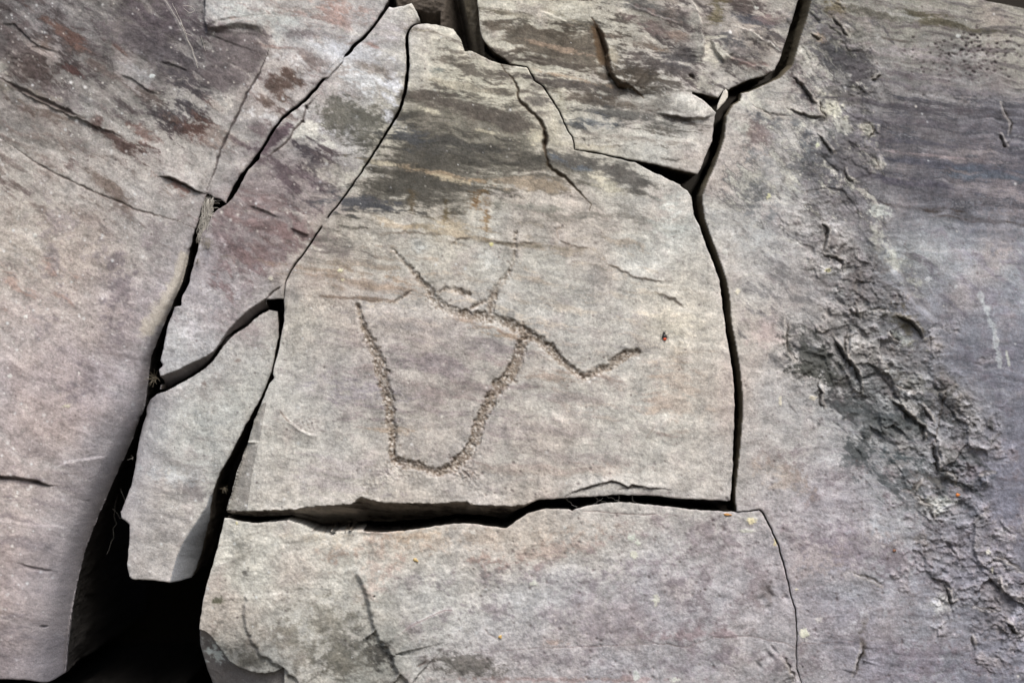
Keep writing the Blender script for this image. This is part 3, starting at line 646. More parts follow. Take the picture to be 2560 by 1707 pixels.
def flakes(scale, ratio, ang, seed, warp=1.0):
    """random tilted chips: height and closeness to the chip's edge"""
    r = np.random.default_rng(seed)
    tb = r.random((5, 64, 64)).astype(np.float32)
    p_, q_ = rot(ang, UU + wx * warp + 5 * N['med'], VV + wy * warp + 5 * GRN['iso'])
    x = p_ / (scale * ratio); y = q_ / scale
    xi = np.floor(x).astype(int); yi = np.floor(y).astype(int)
    b1 = np.full(x.shape, 9., np.float32); b2 = b1.copy(); hh = np.zeros_like(b1)
    for dx in (-1, 0, 1):
        for dy in (-1, 0, 1):
            cx = (xi + dx) & 63; cy = (yi + dy) & 63
            ux = x - (xi + dx + tb[0][cy, cx]); uy = y - (yi + dy + tb[1][cy, cx])
            d = ux * ux + uy * uy
            hv = tb[2][cy, cx] - .5 + (tb[3][cy, cx] - .5) * 1.3 * ux + (tb[4][cy, cx] - .25) * 1.3 * uy
            m_ = d < b1
            b2 = np.where(m_, b1, np.minimum(b2, d)); hh = np.where(m_, hv, hh); b1 = np.where(m_, d, b1)
    return hh, np.sqrt(b2) - np.sqrt(b1)
rough = rough * (.45 + .55 * sstep(430, 760, VV))
f1, e1 = flakes(78, 1.5, 48, 501, 1.6); f2, e2 = flakes(34, 1.4, 40, 502, 1.2); f3, e3 = flakes(15, 1.3, 50, 503)
gate = sstep(-.25, .3, N['iso'] + .5 * N['big']); gate2 = sstep(-.1, .35, mot)
HH += rough * (15 * f1 + 12 * f2 * (.2 + .8 * gate) + 7 * f3 * gate2 + 7 * rn + 7.5 * N['med'] + 6 * GRN['iso'] + 10 * mot + 1.2 * N['fine'])
HH += sstep(.2, .6, rough) * (-3 * np.clip(1 - e1 / .10, 0, 1) * sstep(0, .3, N['iso']))
eb = np.clip(1 - e1 / .07, 0, 1) * sstep(0., .3, N['iso']) * sstep(-.1, .2, GRN['iso'])
mixcol(allw, rough * eb * .7, (70, 64, 60))
mixcol(allw, rough * np.clip(1 - e2 / .1, 0, 1) * gate * .3, (84, 80, 78))
mixcol(allw, rough * sstep(.25, .45, f1) * .25, (190, 184, 176))
mixcol(allw, rough * sstep(-.2, -.45, f1) * .3, (104, 98, 98))
COL *= (1 + rough * (.25 * mot + .25 * N['med'] + .10 * rn + .05 * np.clip(rid, -1, 1) - .03))[..., None]
for pl, c, a in [(('F',800,850,900,820,1020,930,1100,1060,1180,1120,1050,1190,950,1160,830,1080), (72,74,72), .8),
        (('F',1060,1290,1200,1270,1350,1320,1500,1400,1650,1480,1700,1568,1300,1568,1180,1440,1080,1370), (84,88,90), .65),
        (('I',1180,-30,1320,-30,1380,60,1300,110,1200,90), (72,76,78), .85), (('I',1420,40,1600,70,1740,120,1700,200,1600,160,1450,110), (76,82,86), .85),
        (('F',1480,720,1600,770,1680,860,1650,930,1560,900,1500,830), (96,90,78), .6), (('F',980,150,1100,130,1180,400,1300,600,1240,700,1150,480,1040,360), (104,100,100), .6),
        (('C',1060,330,1300,380,1380,470,1330,560,1200,540,1120,450), (78,76,80), .8), (('C',980,60,1130,120,1180,260,1060,220), (98,94,96), .7),
        (('C',1000,900,1200,860,1350,950,1330,1150,1180,1200,1060,1100), (88,86,90), .7), (('I',1600,180,1900,190,1930,290,1750,300,1600,330), (98,96,96), .6)]:
    spoly(T(*pl), c, a, 26, A=1.3, f='iso', fine=.9)
def flake(p, am, L, side=-1, wd=3.2):
    pts = T(*p)
    ledge(pts, am * .9, L, side, 5.0, 13, 2.5)
    groove(off(pts, side * -2.0), wd, am * .45, (62, 58, 54), .7, 5.0, 13)
    line_stain(off(pts, side * 4.5), 4, (190, 185, 178), .35)
for p, am, L, sdn in [(('F',1030,140,1075,200,1060,270,1035,350), 12, 22, -1), (('F',1035,350,1120,380,1165,400,1170,470), 10, 16, -1), (('F',1330,722,1400,715,1470,722), 9, 14, 1),
        (('F',1500,750,1560,770,1600,785,1660,850,1690,920), 18, 30, -1), (('F',1090,880,1120,920,1150,960,1190,1030,1240,1090,1280,1160,1285,1260), 24, 36, -1),
        (('F',1200,870,1180,960,1190,1020), 7, 14, -1), (('F',800,780,800,880,805,980,870,1050), 6, 14, 1), (('F',1010,1180,1030,1260,1020,1310,1050,1360), 9, 16, -1),
        (('F',1480,1300,1550,1350,1600,1400,1650,1440), 16, 20, -1), (('F',1680,1330,1720,1390,1760,1450), 10, 12, -1), (('F',1470,860,1490,900,1540,930), 10, 18, 1),
        (('F',1240,680,1260,740,1275,775), 7, 14, -1), (('F',1650,1440,1700,1480,1700,1568), 14, 20, -1), (('F',1490,1200,1560,1230,1640,1250), 12, 18, 1),
        (('I',1760,-10,1770,50,1785,120,1790,200), 22, 30, -1), (('I',1790,200,1850,185,1900,210,1920,280), 14, 20, 1), (('I',1770,430,1748,455,1760,490), 10, 14, -1),
        (('I',1240,850,1300,870,1350,890,1430,930), 8, 20, 1), (('I',1840,930,1870,1000,1880,1045,1920,1030), 14, 20, -1), (('I',2030,1060,2080,1085,2130,1090,2200,1085), 14, 24, 1),
        (('I',2230,1160,2270,1200,2310,1255), 14, 22, -1), (('I',2010,1260,2030,1320), 8, 14, -1), (('I',1640,340,1700,390,1760,410), 8, 18, 1), (('I',1560,300,1620,320,1680,230), 8, 18, 1),
        (('I',2060,200,2120,190,2160,180), 6, 12, 1), (('I',2180,740,2260,780,2352,840), 8, 18, 1), (('I',2200,980,2190,880), 6, 10, 1), (('I',770,1390,800,1430,830,1490,855,1560), 14, 30, 1),
        (('I',1295,1310,1285,1370,1260,1450,1240,1525), 12, 24, 1), (('C',840,490,880,530,920,580,960,640,1010,700), 14, 26, -1), (('C',580,690,700,755,830,765), 8, 24, 1),
        (('C',810,700,860,735,950,755,1050,770), 8, 16, -1), (('C',2255,640,2270,720,2310,780,2300,870), 12, 18, 1), (('C',2232,860,2250,900,2280,945), 12, 16, -1),
        (('C',1010,660,1020,720,1060,790), 9, 16, 1), (('C',1290,820,1340,810,1370,860,1330,910), 9, 14, 1), (('C',1380,480,1370,520,1430,480), 8, 14, -1), (('C',1100,110,1160,180,1210,240), 7, 18, -1),
        (('C',960,220,1010,260,1030,250), 8, 14, -1), (('C',1330,1020,1380,1050,1400,1100), 8, 14, 1), (('C',1180,1100,1190,1160,1240,1190), 8, 16, -1), (('C',1000,870,1060,940,1110,1010), 8, 18, -1)]:
    flake(p, am, L, sdn)
groove(T('I',1850,-400,1765,0), 3, 5, (70,64,60), .5)
# ridge running down the right side, the rock beyond is set back
ledge(T('C',1390,440,1400,700,1390,960,1400,1180,1390,1400) + T('F',1400,250,1450,420,1600,650,1660,760,1700,910,1850,1150), 20, 110, 1, 10, 60, 22)
bump_at(2440, 820, 160, 260, -20, 20); bump_at(2300, 620, 90, 60, 30, 16)
# pitted area
for _ in range(170):
    X = random.gauss(2050, 200); Y = random.gauss(330, 80)
    (u, v), = T('C', X, Y); r = random.uniform(2, 4.2)
    bump_at(u, v, r, r * .8, 0, -random.uniform(3, 6)); speck(u, v, r * .9, (84, 76, 80), .55)
for _ in range(50):
    (u, v), = T('C', random.uniform(1700, 2200), random.gauss(620, 25)); bump_at(u, v, 4, 3, 0, random.uniform(-4, 3))
# pits on the right grain and lower block
for _ in range(260):
    u, v = random.uniform(1200, 2560), random.uniform(1150, 1707); r = random.uniform(1.6, 4.5)
    bump_at(u, v, r * 1.2, r * .8, random.uniform(20, 70), -random.uniform(1.5, 4)); speck(u, v, r * .8, (96, 86, 88), .5)
for (X, Y, rx, ry) in [(690, 985, 22, 9), (640, 1020, 8, 12), (680, 1080, 8, 14), (690, 1390, 16, 6), (620, 1455, 12, 5), (720, 1350, 14, 4), (800, 1010, 8, 5)]:
    (u, v), = T('I', X, Y); bump_at(u, v, rx, ry, 50, -8)
# lower block B
ledge(T('H',500,1260,600,1190,700,1140,800,1095,860,1088,920,1085), 7, 24, 1, 1.5, 14)
groove(T('H',490,1268,600,1192,700,1142,800,1097,860,1090,920,1087), 2.2, 4, (112,98,98), .7, 1.5, 14)
groove(T('H',630,1462,670,1445,700,1420), 3, 4, (104,94,90), .7)
groove(T('H',1060,1200,1100,1250,1170,1290), 1.6, 2.5, (140,128,126), .6)
groove(T('H',900,1360,1100,1370,1250,1352,1440,1340,1700,1330,2000,1318,2200,1310,2352,1328) + T('I',130,1338,240,1300,330,1270,560,1260,700,1290,800,1310,850,1340,900,1300,1000,1310,1130,1300,1300,1290,1400,1285), 1.5, 1.8, (124,112,112), .5, 3, 16)
groove(T('H',1640,440,1800,445,1950,462,2120,468,2352,470), 1.8, 2.5, (120,108,106), .6)
bstep = T('H',240,840,290,920,320,1000,345,1100,355,1190,400,1280,455,1335,490,1400,510,1480,560,1530,620,1600)
ledge(bstep, 14, 60, -1, 7, 20, 12, .06)
bstep2 = T('G',1615,950,1608,1080,1612,1180,1650,1280,1700,1360,1780,1420,1860,1470,1930,1530,2000,1620)
ledge(bstep2, 9, 48, -1, 6, 18, 10, .08)
bcav = T('G',1290,1215,1340,1232,1380,1265,1420,1330,1460,1385,1490,1430,1560,1475,1640,1500,1730,1512,1800,1498,1850,1470)
m = inside(bcav + [(p[0], 1900) for p in (bcav[-1], bcav[0])])
W = near(bcav, 140)
HH[W.sl] -= np.where(m[W.sl], 24 + .25 * np.minimum(W.d, 140), 0)
mixcol(W.sl, np.where(m[W.sl], .6, 0).astype(np.float32), (112,108,110))
st('G',1395,1390,70,44,35,(206,216,216),.9, f='med'); st('G',1350,1350,30,20,35,(200,210,210),.8, f='med')
HH -= 60 * sstep(260, 0, UU - 495) ** 2 * sstep(1560, 1800, VV + 0 * UU) * (UU > 480)
(u, v), = T('H', 345, 605); bump_at(u, v, 26, 10, 0, -8)

# ---------------------------------------------------------------- the pecked figure
figure = [
 (T('E',255,690,268,760,300,850,345,950,385,1040,405,1130,430,1220,455,1320,458,1420,470,1500,478,1568)+T('H',472,60,484,110), [8,9,11,13,16,17,15,15,14,12,11,11]),
 (T('E',480,325,560,420,640,500,700,575,750,650,830,715,920,742,1010,760), [4,6,8,10,12,13,13,12]),
 (T('E',1010,760,1100,765,1200,795,1300,835,1380,885,1450,930,1520,985,1580,1055,1660,1120,1725,1155), [15,16,15,14,13,13,13,12,10,9]),
 (T('E',1725,1160,1800,1120,1880,1090,1960,1040,2010,1000,2075,1000), [9,11,12,13,14,11]),
 (T('E',1285,200,1275,280,1270,340,1268,400,1240,470,1180,550,1140,610,1115,680,1110,750), [4,7,7,8,9,11,11,11,11]),
 (T('E',1345,890,1310,960,1290,1060,1240,1150,1170,1210,1120,1300,1070,1390,1035,1470,1015,1568)+T('H',985,50,960,90), [12,14,16,17,17,15,14,16,16,14]),
 (T('H',484,110,560,138,660,150,740,188,800,180,870,150,935,90,965,60), [12,13,12,11,12,13,15,15]),
 (T('E',600,600,560,625,500,665), [5,6,5]), (T('E',785,612,820,580,880,585,980,620), [5,8,9,7]), (T('E',985,710,1040,680,1085,665), [5,8,6]),
 (T('E',1290,280,1370,288,1450,288), [4,5,3]),
]
FIG = np.zeros((NV, NU), np.float32)
peck = fbm(UU / 7.5, VV / 7.5, 150, 4, .75) * 1.15; peck2 = fbm(UU / 17, VV / 17, 160, 3, .6)
for k, (pts, wd) in enumerate(figure):
    p = jitter(pts, 3.0, 4, 18, 200 + k)
    W = near(p, 44)
    ww = np.interp(W.t, np.linspace(0, W.len, len(wd)), wd) * (1.05 + .6 * peck2[W.sl])
    FIG[W.sl] = np.maximum(FIG[W.sl], np.clip((ww - W.d) / 6.5 + .32 * peck[W.sl], 0, 1) * {4: .9, 7: .75, 9: .8, 10: .55, 8: .95}.get(k, 1.0))
    # noise roughens each stroke's width and edge
m = FIG
cv = sstep(-.3, .35, fbm(UU / 90, VV / 90, 480, 3) + .35 * sstep(700, 1000, VV) - .2 * sstep(720, 620, VV))
HH -= m * (4.5 + 3.5 * cv + 2.4 * peck + 2.6 * peck2)
mixcol(allw, m * (.3 + .5 * cv) * (.75 + .25 * sstep(-.3, .3, peck2)), (128, 117, 106))
mixcol(allw, m * sstep(-.02, .35, peck) * (.2 + .5 * cv), (82, 70, 58))
mixcol(allw, m * sstep(.10, .4, -peck + .55 * peck2) * .8 * sstep(-.5, .35, fbm(UU / 60, VV / 60, 490, 3)), (208, 207, 204))
def pecked(t, X, Y, RX, RY, amp=3.0):
    (u, v), = T(t, X, Y); rx, ry = RX / 2.613, RY / 2.613
    g = np.exp(-(((UU - u) / rx) ** 2 + ((VV - v) / ry) ** 2))
    HH[...] -= g * amp * (peck * 1.2 + .3)
    mixcol(allw, g * sstep(.1, .5, peck) * .6, (118, 106, 98)); mixcol(allw, g * sstep(.1, .45, -peck) * .7, (204, 200, 196))
for a in [('H',440,180,90,60,4),('H',560,210,130,50,3),('H',980,210,80,80,5),('H',330,290,90,60,3),('H',900,190,120,50,3),('E',720,650,60,60,3),('E',770,700,50,30,3),('E',60,690,100,30,3),
          ('E',1050,700,60,60,3),('D',2000,1470,110,70,3),('E',650,540,40,50,2),('E',1350,920,60,40,2),('H',1040,330,80,40,2)]:
    pecked(*a)
# single blows of the pecking stone along every line
pr = random.Random(5)
for k, (pts, wd) in enumerate(figure):
    q_ = jitter(pts, 3.0, 4, 18, 200 + k); nq = len(q_)
    fk = {1: .7, 2: .9, 3: .9, 4: .7, 7: .45, 8: .6, 9: .5, 10: .2}.get(k, 1.0)
    for _ in range(int(nq * 1.9 * fk * sum(wd) / len(wd) / 12)):
        i_ = pr.randrange(nq); wv_ = np.interp(i_ / nq, np.linspace(0, 1, len(wd)), wd)
        u = q_[i_][0] + pr.gauss(0, wv_ * .62); v = q_[i_][1] + pr.gauss(0, wv_ * .62); r = pr.uniform(1.8, 4.2)
        bump_at(u, v, r * pr.uniform(.8, 1.4), r, pr.uniform(0, 180), -pr.uniform(.8, 3.4) * (.4 + .6 * fk))
        if pr.random() < .55: speck(u, v, r * .8, pr.choice([(84,72,60),(100,88,76),(70,60,52)]), pr.uniform(.2, .5) * fk)
        elif pr.random() < .7: speck(u + r * .5, v + r * .9, r * .55, pr.choice([(214,214,212),(200,196,190)]), pr.uniform(.4, .9))
PART[(FIG > .42)] = 1

# ---------------------------------------------------------------- lichen crusts (parts of the slabs they grow on)
lich = [('H',2040,620,30,26,(196,204,196)),('H',2075,650,24,20,(200,206,196)),('H',2050,732,32,28,(188,190,178)),('H',2195,1025,30,44,(196,198,188)),('I',915,1240,36,38,(206,208,192)),
        ('I',575,512,28,26,(214,206,170)),('F',1068,460,24,14,(214,210,170)),('I',70,1550,34,20,(190,194,188)),('H',2065,1520,22,36,(184,190,188)),('I',862,955,13,12,(212,208,180)),
        ('E',1120,295,16,14,(212,208,150)),('E',135,460,16,14,(206,202,172)),('E',150,522,12,9,(206,202,172)),('D',2228,462,18,16,(206,204,176)),('C',685,1280,18,24,(196,196,160)),
        ('C',1000,950,18,20,(190,196,172)),('C',602,56,18,14,(204,208,204)),('C',430,212,14,12,(214,216,216)),('F',480,595,22,24,(206,202,186)),('F',970,1290,30,16,(208,202,186)),
        ('F',395,340,26,20,(190,192,188)),('F',760,1310,14,30,(204,200,184)),('I',725,650,10,26,(200,190,150)),('I',2120,715,18,24,(206,206,196)),('I',2145,830,8,26,(200,198,184)),
        ('H',1395,915,34,22,(198,202,194)),('D',180,762,16,16,(206,208,206)),('D',92,1143,18,14,(190,192,190)),('D',235,232,18,14,(196,198,196)),('H',1597,548,10,12,(206,208,206)),
        ('D',1770,510,18,18,(192,190,178)),('D',465,1340,34,16,(170,166,150)),('I',545,575,60,16,(196,198,190)),('H',1000,580,16,20,(196,194,190)),('G',1545,520,12,14,(196,190,150)),
        ('A',990,500,26,14,(196,204,206)),('F',1720,520,28,18,(190,194,200)),('F',1900,568,12,16,(184,188,192)),('C',1960,215,20,14,(180,184,184)),('I',1015,1150,26,30,(190,188,188))]
for (t, X, Y, RX, RY, c) in lich:
    (u, v), = T(t, X, Y); rx, ry = RX / 2.613, RY / 2.613; R = max(rx, ry) * 2
    i0, i1 = np.searchsorted(UA, [u - R, u + R]); j0, j1 = np.searchsorted(VA, [v - R, v + R]); sl = (slice(j0, j1), slice(i0, i1))
    g = 1 - np.sqrt(((UU[sl] - u) / rx) ** 2 + ((VV[sl] - v) / ry) ** 2) + .75 * peck[sl] + .6 * peck2[sl]
    mm = sstep(.0, .35, g); mixcol(sl, mm * .85, c); HH[sl] += mm * 1.0 * (1 + peck[sl])
    P = PART[sl]; P[(g > .18)] = 2; PART[sl] = P

# ---------------------------------------------------------------- materials
def stone_mat(name, rough=.82, bump=.5, spec=.25, attr=True, col=(.3, .28, .27)):
    m = bpy.data.materials.new(name); m.use_nodes = True
    t = m.node_tree; b = t.nodes['Principled BSDF']
    b.inputs['Roughness'].default_value = rough
    b.inputs['Specular IOR Level'].default_value = spec
    tc = t.nodes.new('ShaderNodeTexCoord')
    n1 = t.nodes.new('ShaderNodeTexNoise'); n1.inputs['Scale'].default_value = 520; n1.inputs['Detail'].default_value = 5; n1.inputs['Roughness'].default_value = .7
    t.links.new(tc.outputs['Object'], n1.inputs['Vector'])
    mr = t.nodes.new('ShaderNodeMapRange'); mr.inputs[1].default_value = .3; mr.inputs[2].default_value = .7; mr.inputs[3].default_value = .80; mr.inputs[4].default_value = 1.2
    t.links.new(n1.outputs['Fac'], mr.inputs[0])
    mx = t.nodes.new('ShaderNodeVectorMath'); mx.operation = 'SCALE'
    if attr:
        a = t.nodes.new('ShaderNodeAttribute'); a.attribute_name = 'Col'
        t.links.new(a.outputs['Color'], mx.inputs[0])
    else:
        mx.inputs[0].default_value = col
    t.links.new(mr.outputs[0], mx.inputs['Scale'])
    t.links.new(mx.outputs[0], b.inputs['Base Color'])
    n2 = t.nodes.new('ShaderNodeTexNoise'); n2.inputs['Scale'].default_value = 340; n2.inputs['Detail'].default_value = 6; n2.inputs['Roughness'].default_value = .68
    t.links.new(tc.outputs['Object'], n2.inputs['Vector'])
    bp = t.nodes.new('ShaderNodeBump'); bp.inputs['Strength'].default_value = bump; bp.inputs['Distance'].default_value = .0022
    t.links.new(n2.outputs['Fac'], bp.inputs['Height']); t.links.new(bp.outputs[0], b.inputs['Normal'])
    return m
M_STONE = stone_mat('sandstone')
M_DEEP = stone_mat('cliff_rock', .9, .6, .15, False, (.03, .027, .023))  # near-black colour stands in for the shade deep in the cracks
def plain(name, c, rough=.6):
    m = bpy.data.materials.new(name); m.use_nodes = True; t = m.node_tree; b = t.nodes['Principled BSDF']
    n = t.nodes.new('ShaderNodeTexNoise'); n.inputs['Scale'].default_value = 300
    r = t.nodes.new('ShaderNodeMixRGB'); r.inputs[1].default_value = (*[x * .7 for x in c], 1); r.inputs[2].default_value = (*[min(1, x * 1.25) for x in c], 1)
    t.links.new(n.outputs['Fac'], r.inputs[0]); t.links.new(r.outputs[0], b.inputs['Base Color'])
    b.inputs['Roughness'].default_value = rough
    return m

def lin(c):
    c = np.clip(c, 0, 255) / 255.0
    return np.where(c <= .04045, c / 12.92, ((c + .055) / 1.055) ** 2.4)
ALB = 1.0           # display colour -> albedo
def to_world(u, v, h):
    return np.stack([(u - CU) * S, -h * S, ZC - (v - CV) * S], -1)

def mesh_obj(name, co, faces, col, mat, parent=None, smooth_f=True):
    me = bpy.data.meshes.new(name)
    nf = len(faces)
    me.vertices.add(len(co)); me.vertices.foreach_set('co', co.astype(np.float32).ravel())
    me.loops.add(nf * 4); me.loops.foreach_set('vertex_index', faces.astype(np.int32).ravel())
    me.polygons.add(nf); me.polygons.foreach_set('loop_start', np.arange(0, nf * 4, 4, dtype=np.int32))
    me.polygons.foreach_set('use_smooth', np.full(nf, smooth_f, bool))
    me.update(calc_edges=True)
    a = me.color_attributes.new('Col', 'FLOAT_COLOR', 'POINT')
    rgba = np.ones((len(co), 4), np.float32); rgba[:, :3] = lin(col) * ALB
    a.data.foreach_set('color', rgba.ravel())
    me.materials.append(mat)
    o = bpy.data.objects.new(name, me); scene.collection.objects.link(o)
    if parent: o.parent = parent
    return o

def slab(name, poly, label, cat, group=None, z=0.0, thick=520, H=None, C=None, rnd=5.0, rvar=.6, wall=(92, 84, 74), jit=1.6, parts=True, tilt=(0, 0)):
    poly = jitter(poly, jit, 5, 20)
    H = HH if H is None else H; C = COL if C is None else C
    ins = inside(poly)
    jj, ii = np.where(ins)
    W = near(poly, 40, True)
    # outline normals pointing outward
    area = sum(a[0] * b[1] - b[0] * a[1] for a, b in zip(poly, poly[1:] + poly[:1]))
    sg = 1 if area < 0 else -1
    dist = np.full((NV, NU), 1e3, np.float32); dist[W.sl] = W.d
    NX = UU.copy(); NY = VV.copy(); OX = np.zeros_like(UU); OY = np.zeros_like(UU)
    ok = W.d < 39
    for full, loc in ((NX, W.nx), (NY, W.ny), (OX, W.ox * sg), (OY, W.oy * sg)):
        s_ = full[W.sl]; s_[ok] = loc[ok]
    cell = ins[:-1, :-1] | ins[1:, :-1] | ins[:-1, 1:] | ins[1:, 1:]
    # drop cells whose outside corners could not be snapped (grid edge)
    snap = ~ins
    bad = snap & (dist > 400)
    cell &= ~(bad[:-1, :-1] | bad[1:, :-1] | bad[:-1, 1:] | bad[1:, 1:])
    used = np.zeros((NV, NU), bool)
    for a in (slice(0, -1), slice(1, None)):
        for b in (slice(0, -1), slice(1, None)): used[a, b] |= cell
    U = np.where(snap, NX, UU); V = np.where(snap, NY, VV)
    D = np.where(snap, 0, dist)
    rr = rnd * (1 + rvar * N['med'] * 1.6 + rvar * .8 * N['iso']); rr = np.maximum(rr, 1.2)
    t = np.clip(1 - D / rr, 0, 1)
    h = H + z + tilt[0] * (UU - CU) + tilt[1] * (VV - CV) - rr * .9 * (1 - np.sqrt(np.clip(1 - t * t, 0, 1)))
    idx = np.full((NV, NU), -1, np.int64)
    j, i = np.where(used); n = len(j); idx[j, i] = np.arange(n)
    co = to_world(U[j, i], V[j, i], h[j, i]); cc = C[j, i].copy()
    # worn paler edge
    cj, ci = np.where(cell)
    quads = np.stack([idx[cj, ci], idx[cj + 1, ci], idx[cj + 1, ci + 1], idx[cj, ci + 1]], 1)
    pid = np.zeros(len(cj), int)
    if parts:
        pc = PART[cj, ci]; pid = pc.astype(int)
    # side walls from directed boundary edges
    e = np.concatenate([quads[:, [0, 1]], quads[:, [1, 2]], quads[:, [2, 3]], quads[:, [3, 0]]])
    key = e.min(1) * n + e.max(1)
    uq, inv, cnt = np.unique(key, return_inverse=True, return_counts=True)
    be = e[cnt[inv] == 1]
    bv = np.unique(be); rem = np.full(n, -1, np.int64); rem[bv] = np.arange(len(bv)); nb = len(bv)
    bu, bvv, bh = U[j[bv], i[bv]], V[j[bv], i[bv]], h[j[bv], i[bv]]
    ox, oy = OX[j[bv], i[bv]], OY[j[bv], i[bv]]
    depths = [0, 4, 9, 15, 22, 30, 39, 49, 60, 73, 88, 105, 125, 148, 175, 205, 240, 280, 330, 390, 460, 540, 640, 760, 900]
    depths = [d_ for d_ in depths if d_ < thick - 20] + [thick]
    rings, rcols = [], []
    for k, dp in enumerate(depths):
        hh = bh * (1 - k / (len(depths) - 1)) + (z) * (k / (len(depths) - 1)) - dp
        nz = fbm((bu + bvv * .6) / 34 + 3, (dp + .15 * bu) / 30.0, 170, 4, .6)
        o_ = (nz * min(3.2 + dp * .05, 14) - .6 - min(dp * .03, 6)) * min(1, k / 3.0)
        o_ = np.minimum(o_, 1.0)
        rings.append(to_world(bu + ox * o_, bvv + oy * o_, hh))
        base_c = cc[bv]; f = min(1, k / 5) * .9  # crack walls darken with depth: shade put into the colour
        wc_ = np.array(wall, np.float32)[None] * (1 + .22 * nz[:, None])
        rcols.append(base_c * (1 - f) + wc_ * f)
    be2 = rem[be]
    wf = []
    for k in range(len(depths) - 1):
        a, b = be2[:, 0] + k * nb, be2[:, 1] + k * nb
        wf.append(np.stack([b, a, a + nb, b + nb], 1))
    if parts and (pid == 2).any():       # crusts of under four cells stay in the slab's own surface
        qi = np.where(pid == 2)[0]
        key_ = {tuple(f): i_ for f, i_ in zip(map(tuple, quads[qi]), qi)}
        for c_ in split(quads[qi], n):
            if len(c_) < 4:
                for f in c_: pid[key_[tuple(f)]] = 0
    main = pid == 0
    co2 = np.concatenate([co] + rings); cc2 = np.concatenate([cc] + rcols)
    f2 = np.concatenate([quads[main]] + [x + n for x in wf])
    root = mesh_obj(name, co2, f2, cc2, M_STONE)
    root['label'] = label; root['category'] = cat; root['kind'] = 'thing'
    if group: root['group'] = group
    for p_, nm in ((1, 'carved_line'), (2, 'lichen_patch')):
        q_ = quads[pid == p_]
        if len(q_) == 0: continue
        comps = [q_]
        if p_ == 2: comps = split(q_, n)
        for c_ in comps:
            if len(c_) < 4:
                continue
            vs, inv2 = np.unique(c_, return_inverse=True)
            ch = mesh_obj(nm, co[vs], inv2.reshape(-1, 4), cc[vs], M_STONE, root)
    return root
def split(q, n):
    """connected groups of quads, merged when they lie within one crust"""
    parent = {}
    def find(x):
        while parent.setdefault(x, x) != x:
            parent[x] = parent[parent[x]]; x = parent[x]
        return x
    for f in q:
        r = find(int(f[0]))
        for v in f[1:]: parent[find(int(v))] = r
    g = {}
    for f in q: g.setdefault(find(int(f[0])), []).append(f)
    return [np.array(x) for x in g.values()]

# ---------------------------------------------------------------- outlines of the slabs
K1 = T('B',470,-400,462,0,440,42,372,150,290,250,225,300,190,350,110,430,0,555) + T('A',2280,345,2200,430,2100,540,2040,610,1980,672,1900,730,1830,792,1780,860,1735,940,1692,1004)
K1s = smooth(K1, 1)
K2 = T('B',655,145,600,172,577,212,566,260,570,330,575,400,570,500,555,600,530,700,490,780,440,860,360,990,260,1140,190,1240,110,1350,50,1420,0,1500) + T('D',2150,100,2080,210,2020,300,1980,360,1940,402,1900,470,1866,540)
K2s = smooth(K2, 1)
K3 = T('B',1186,412,1245,424,1350,440,1372,470,1400,528,1460,570,1500,630,1570,740,1600,820,1650,900,1665,980,1750,992,1900,1020,2020,1050)
K7 = T('I',622,436,650,460,672,505,700,560,740,650,780,780,810,900,830,1000,858,1080,866,1200,872,1270,862,1350,872,1480,900,1560,960,2600)
nK = lambda *a: np.array(a, float)

L_poly = ([(-2400, -2050), (1030, -2050)] + off(K1s, nK(3.6, 4.6, 5.2, 5.0, 4.2, 3.4, 3.4))
  + T('A',1640,1060,1570,1140,1520,1220,1475,1330,1440,1300,1400,1292,1352,1262,1330,1320,1300,1420,1280,1490)
  + T('D',1270,190,1255,260,1235,330,1220,420,1195,520,1165,590,1135,650,1120,700,1080,770,1050,840,1010,930,970,1020,955,1100,945,1180,930,1270,915,1360,870,1450,830,1568)
  + T('G',790,70,740,170,700,260,650,380,600,500,560,600,520,720,490,850,462,1000,440,1200,425,1400,405,1520,330,1555,200,1512,0,1500) + [(-400, 1690), (-2400, 1760)])
W1_poly = (T('B',452,48,480,52,540,40,600,26,630,80,652,128,650,142) + off(K2s, nK(2.2, 3.4, 4.2, 4.2, 3, 2.2, 2.2, 2.2, 2, 1.0)) + T('D',1852,645,1738,648,1738,702)
  + w1lowP[::-1][1:] + T('D',1060,1180,1045,1150,1035,1110,1065,1080,1045,1050,1060,1000,1080,900,1095,810,1120,760,1140,700,1185,688,1185,660,1195,620,1215,590,1240,530,1250,470,1270,400,1290,330,1310,230,1340,190,1380,100,1420,62)
  + T('A',1480,1335,1530,1280,1560,1230,1590,1160,1620,1110,1650,1082,1690,1042) + off(K1s, nK(-3.0, -2.8, -2.8, -3.2, -3.4, -3.4))[4:][::-1][:-3])
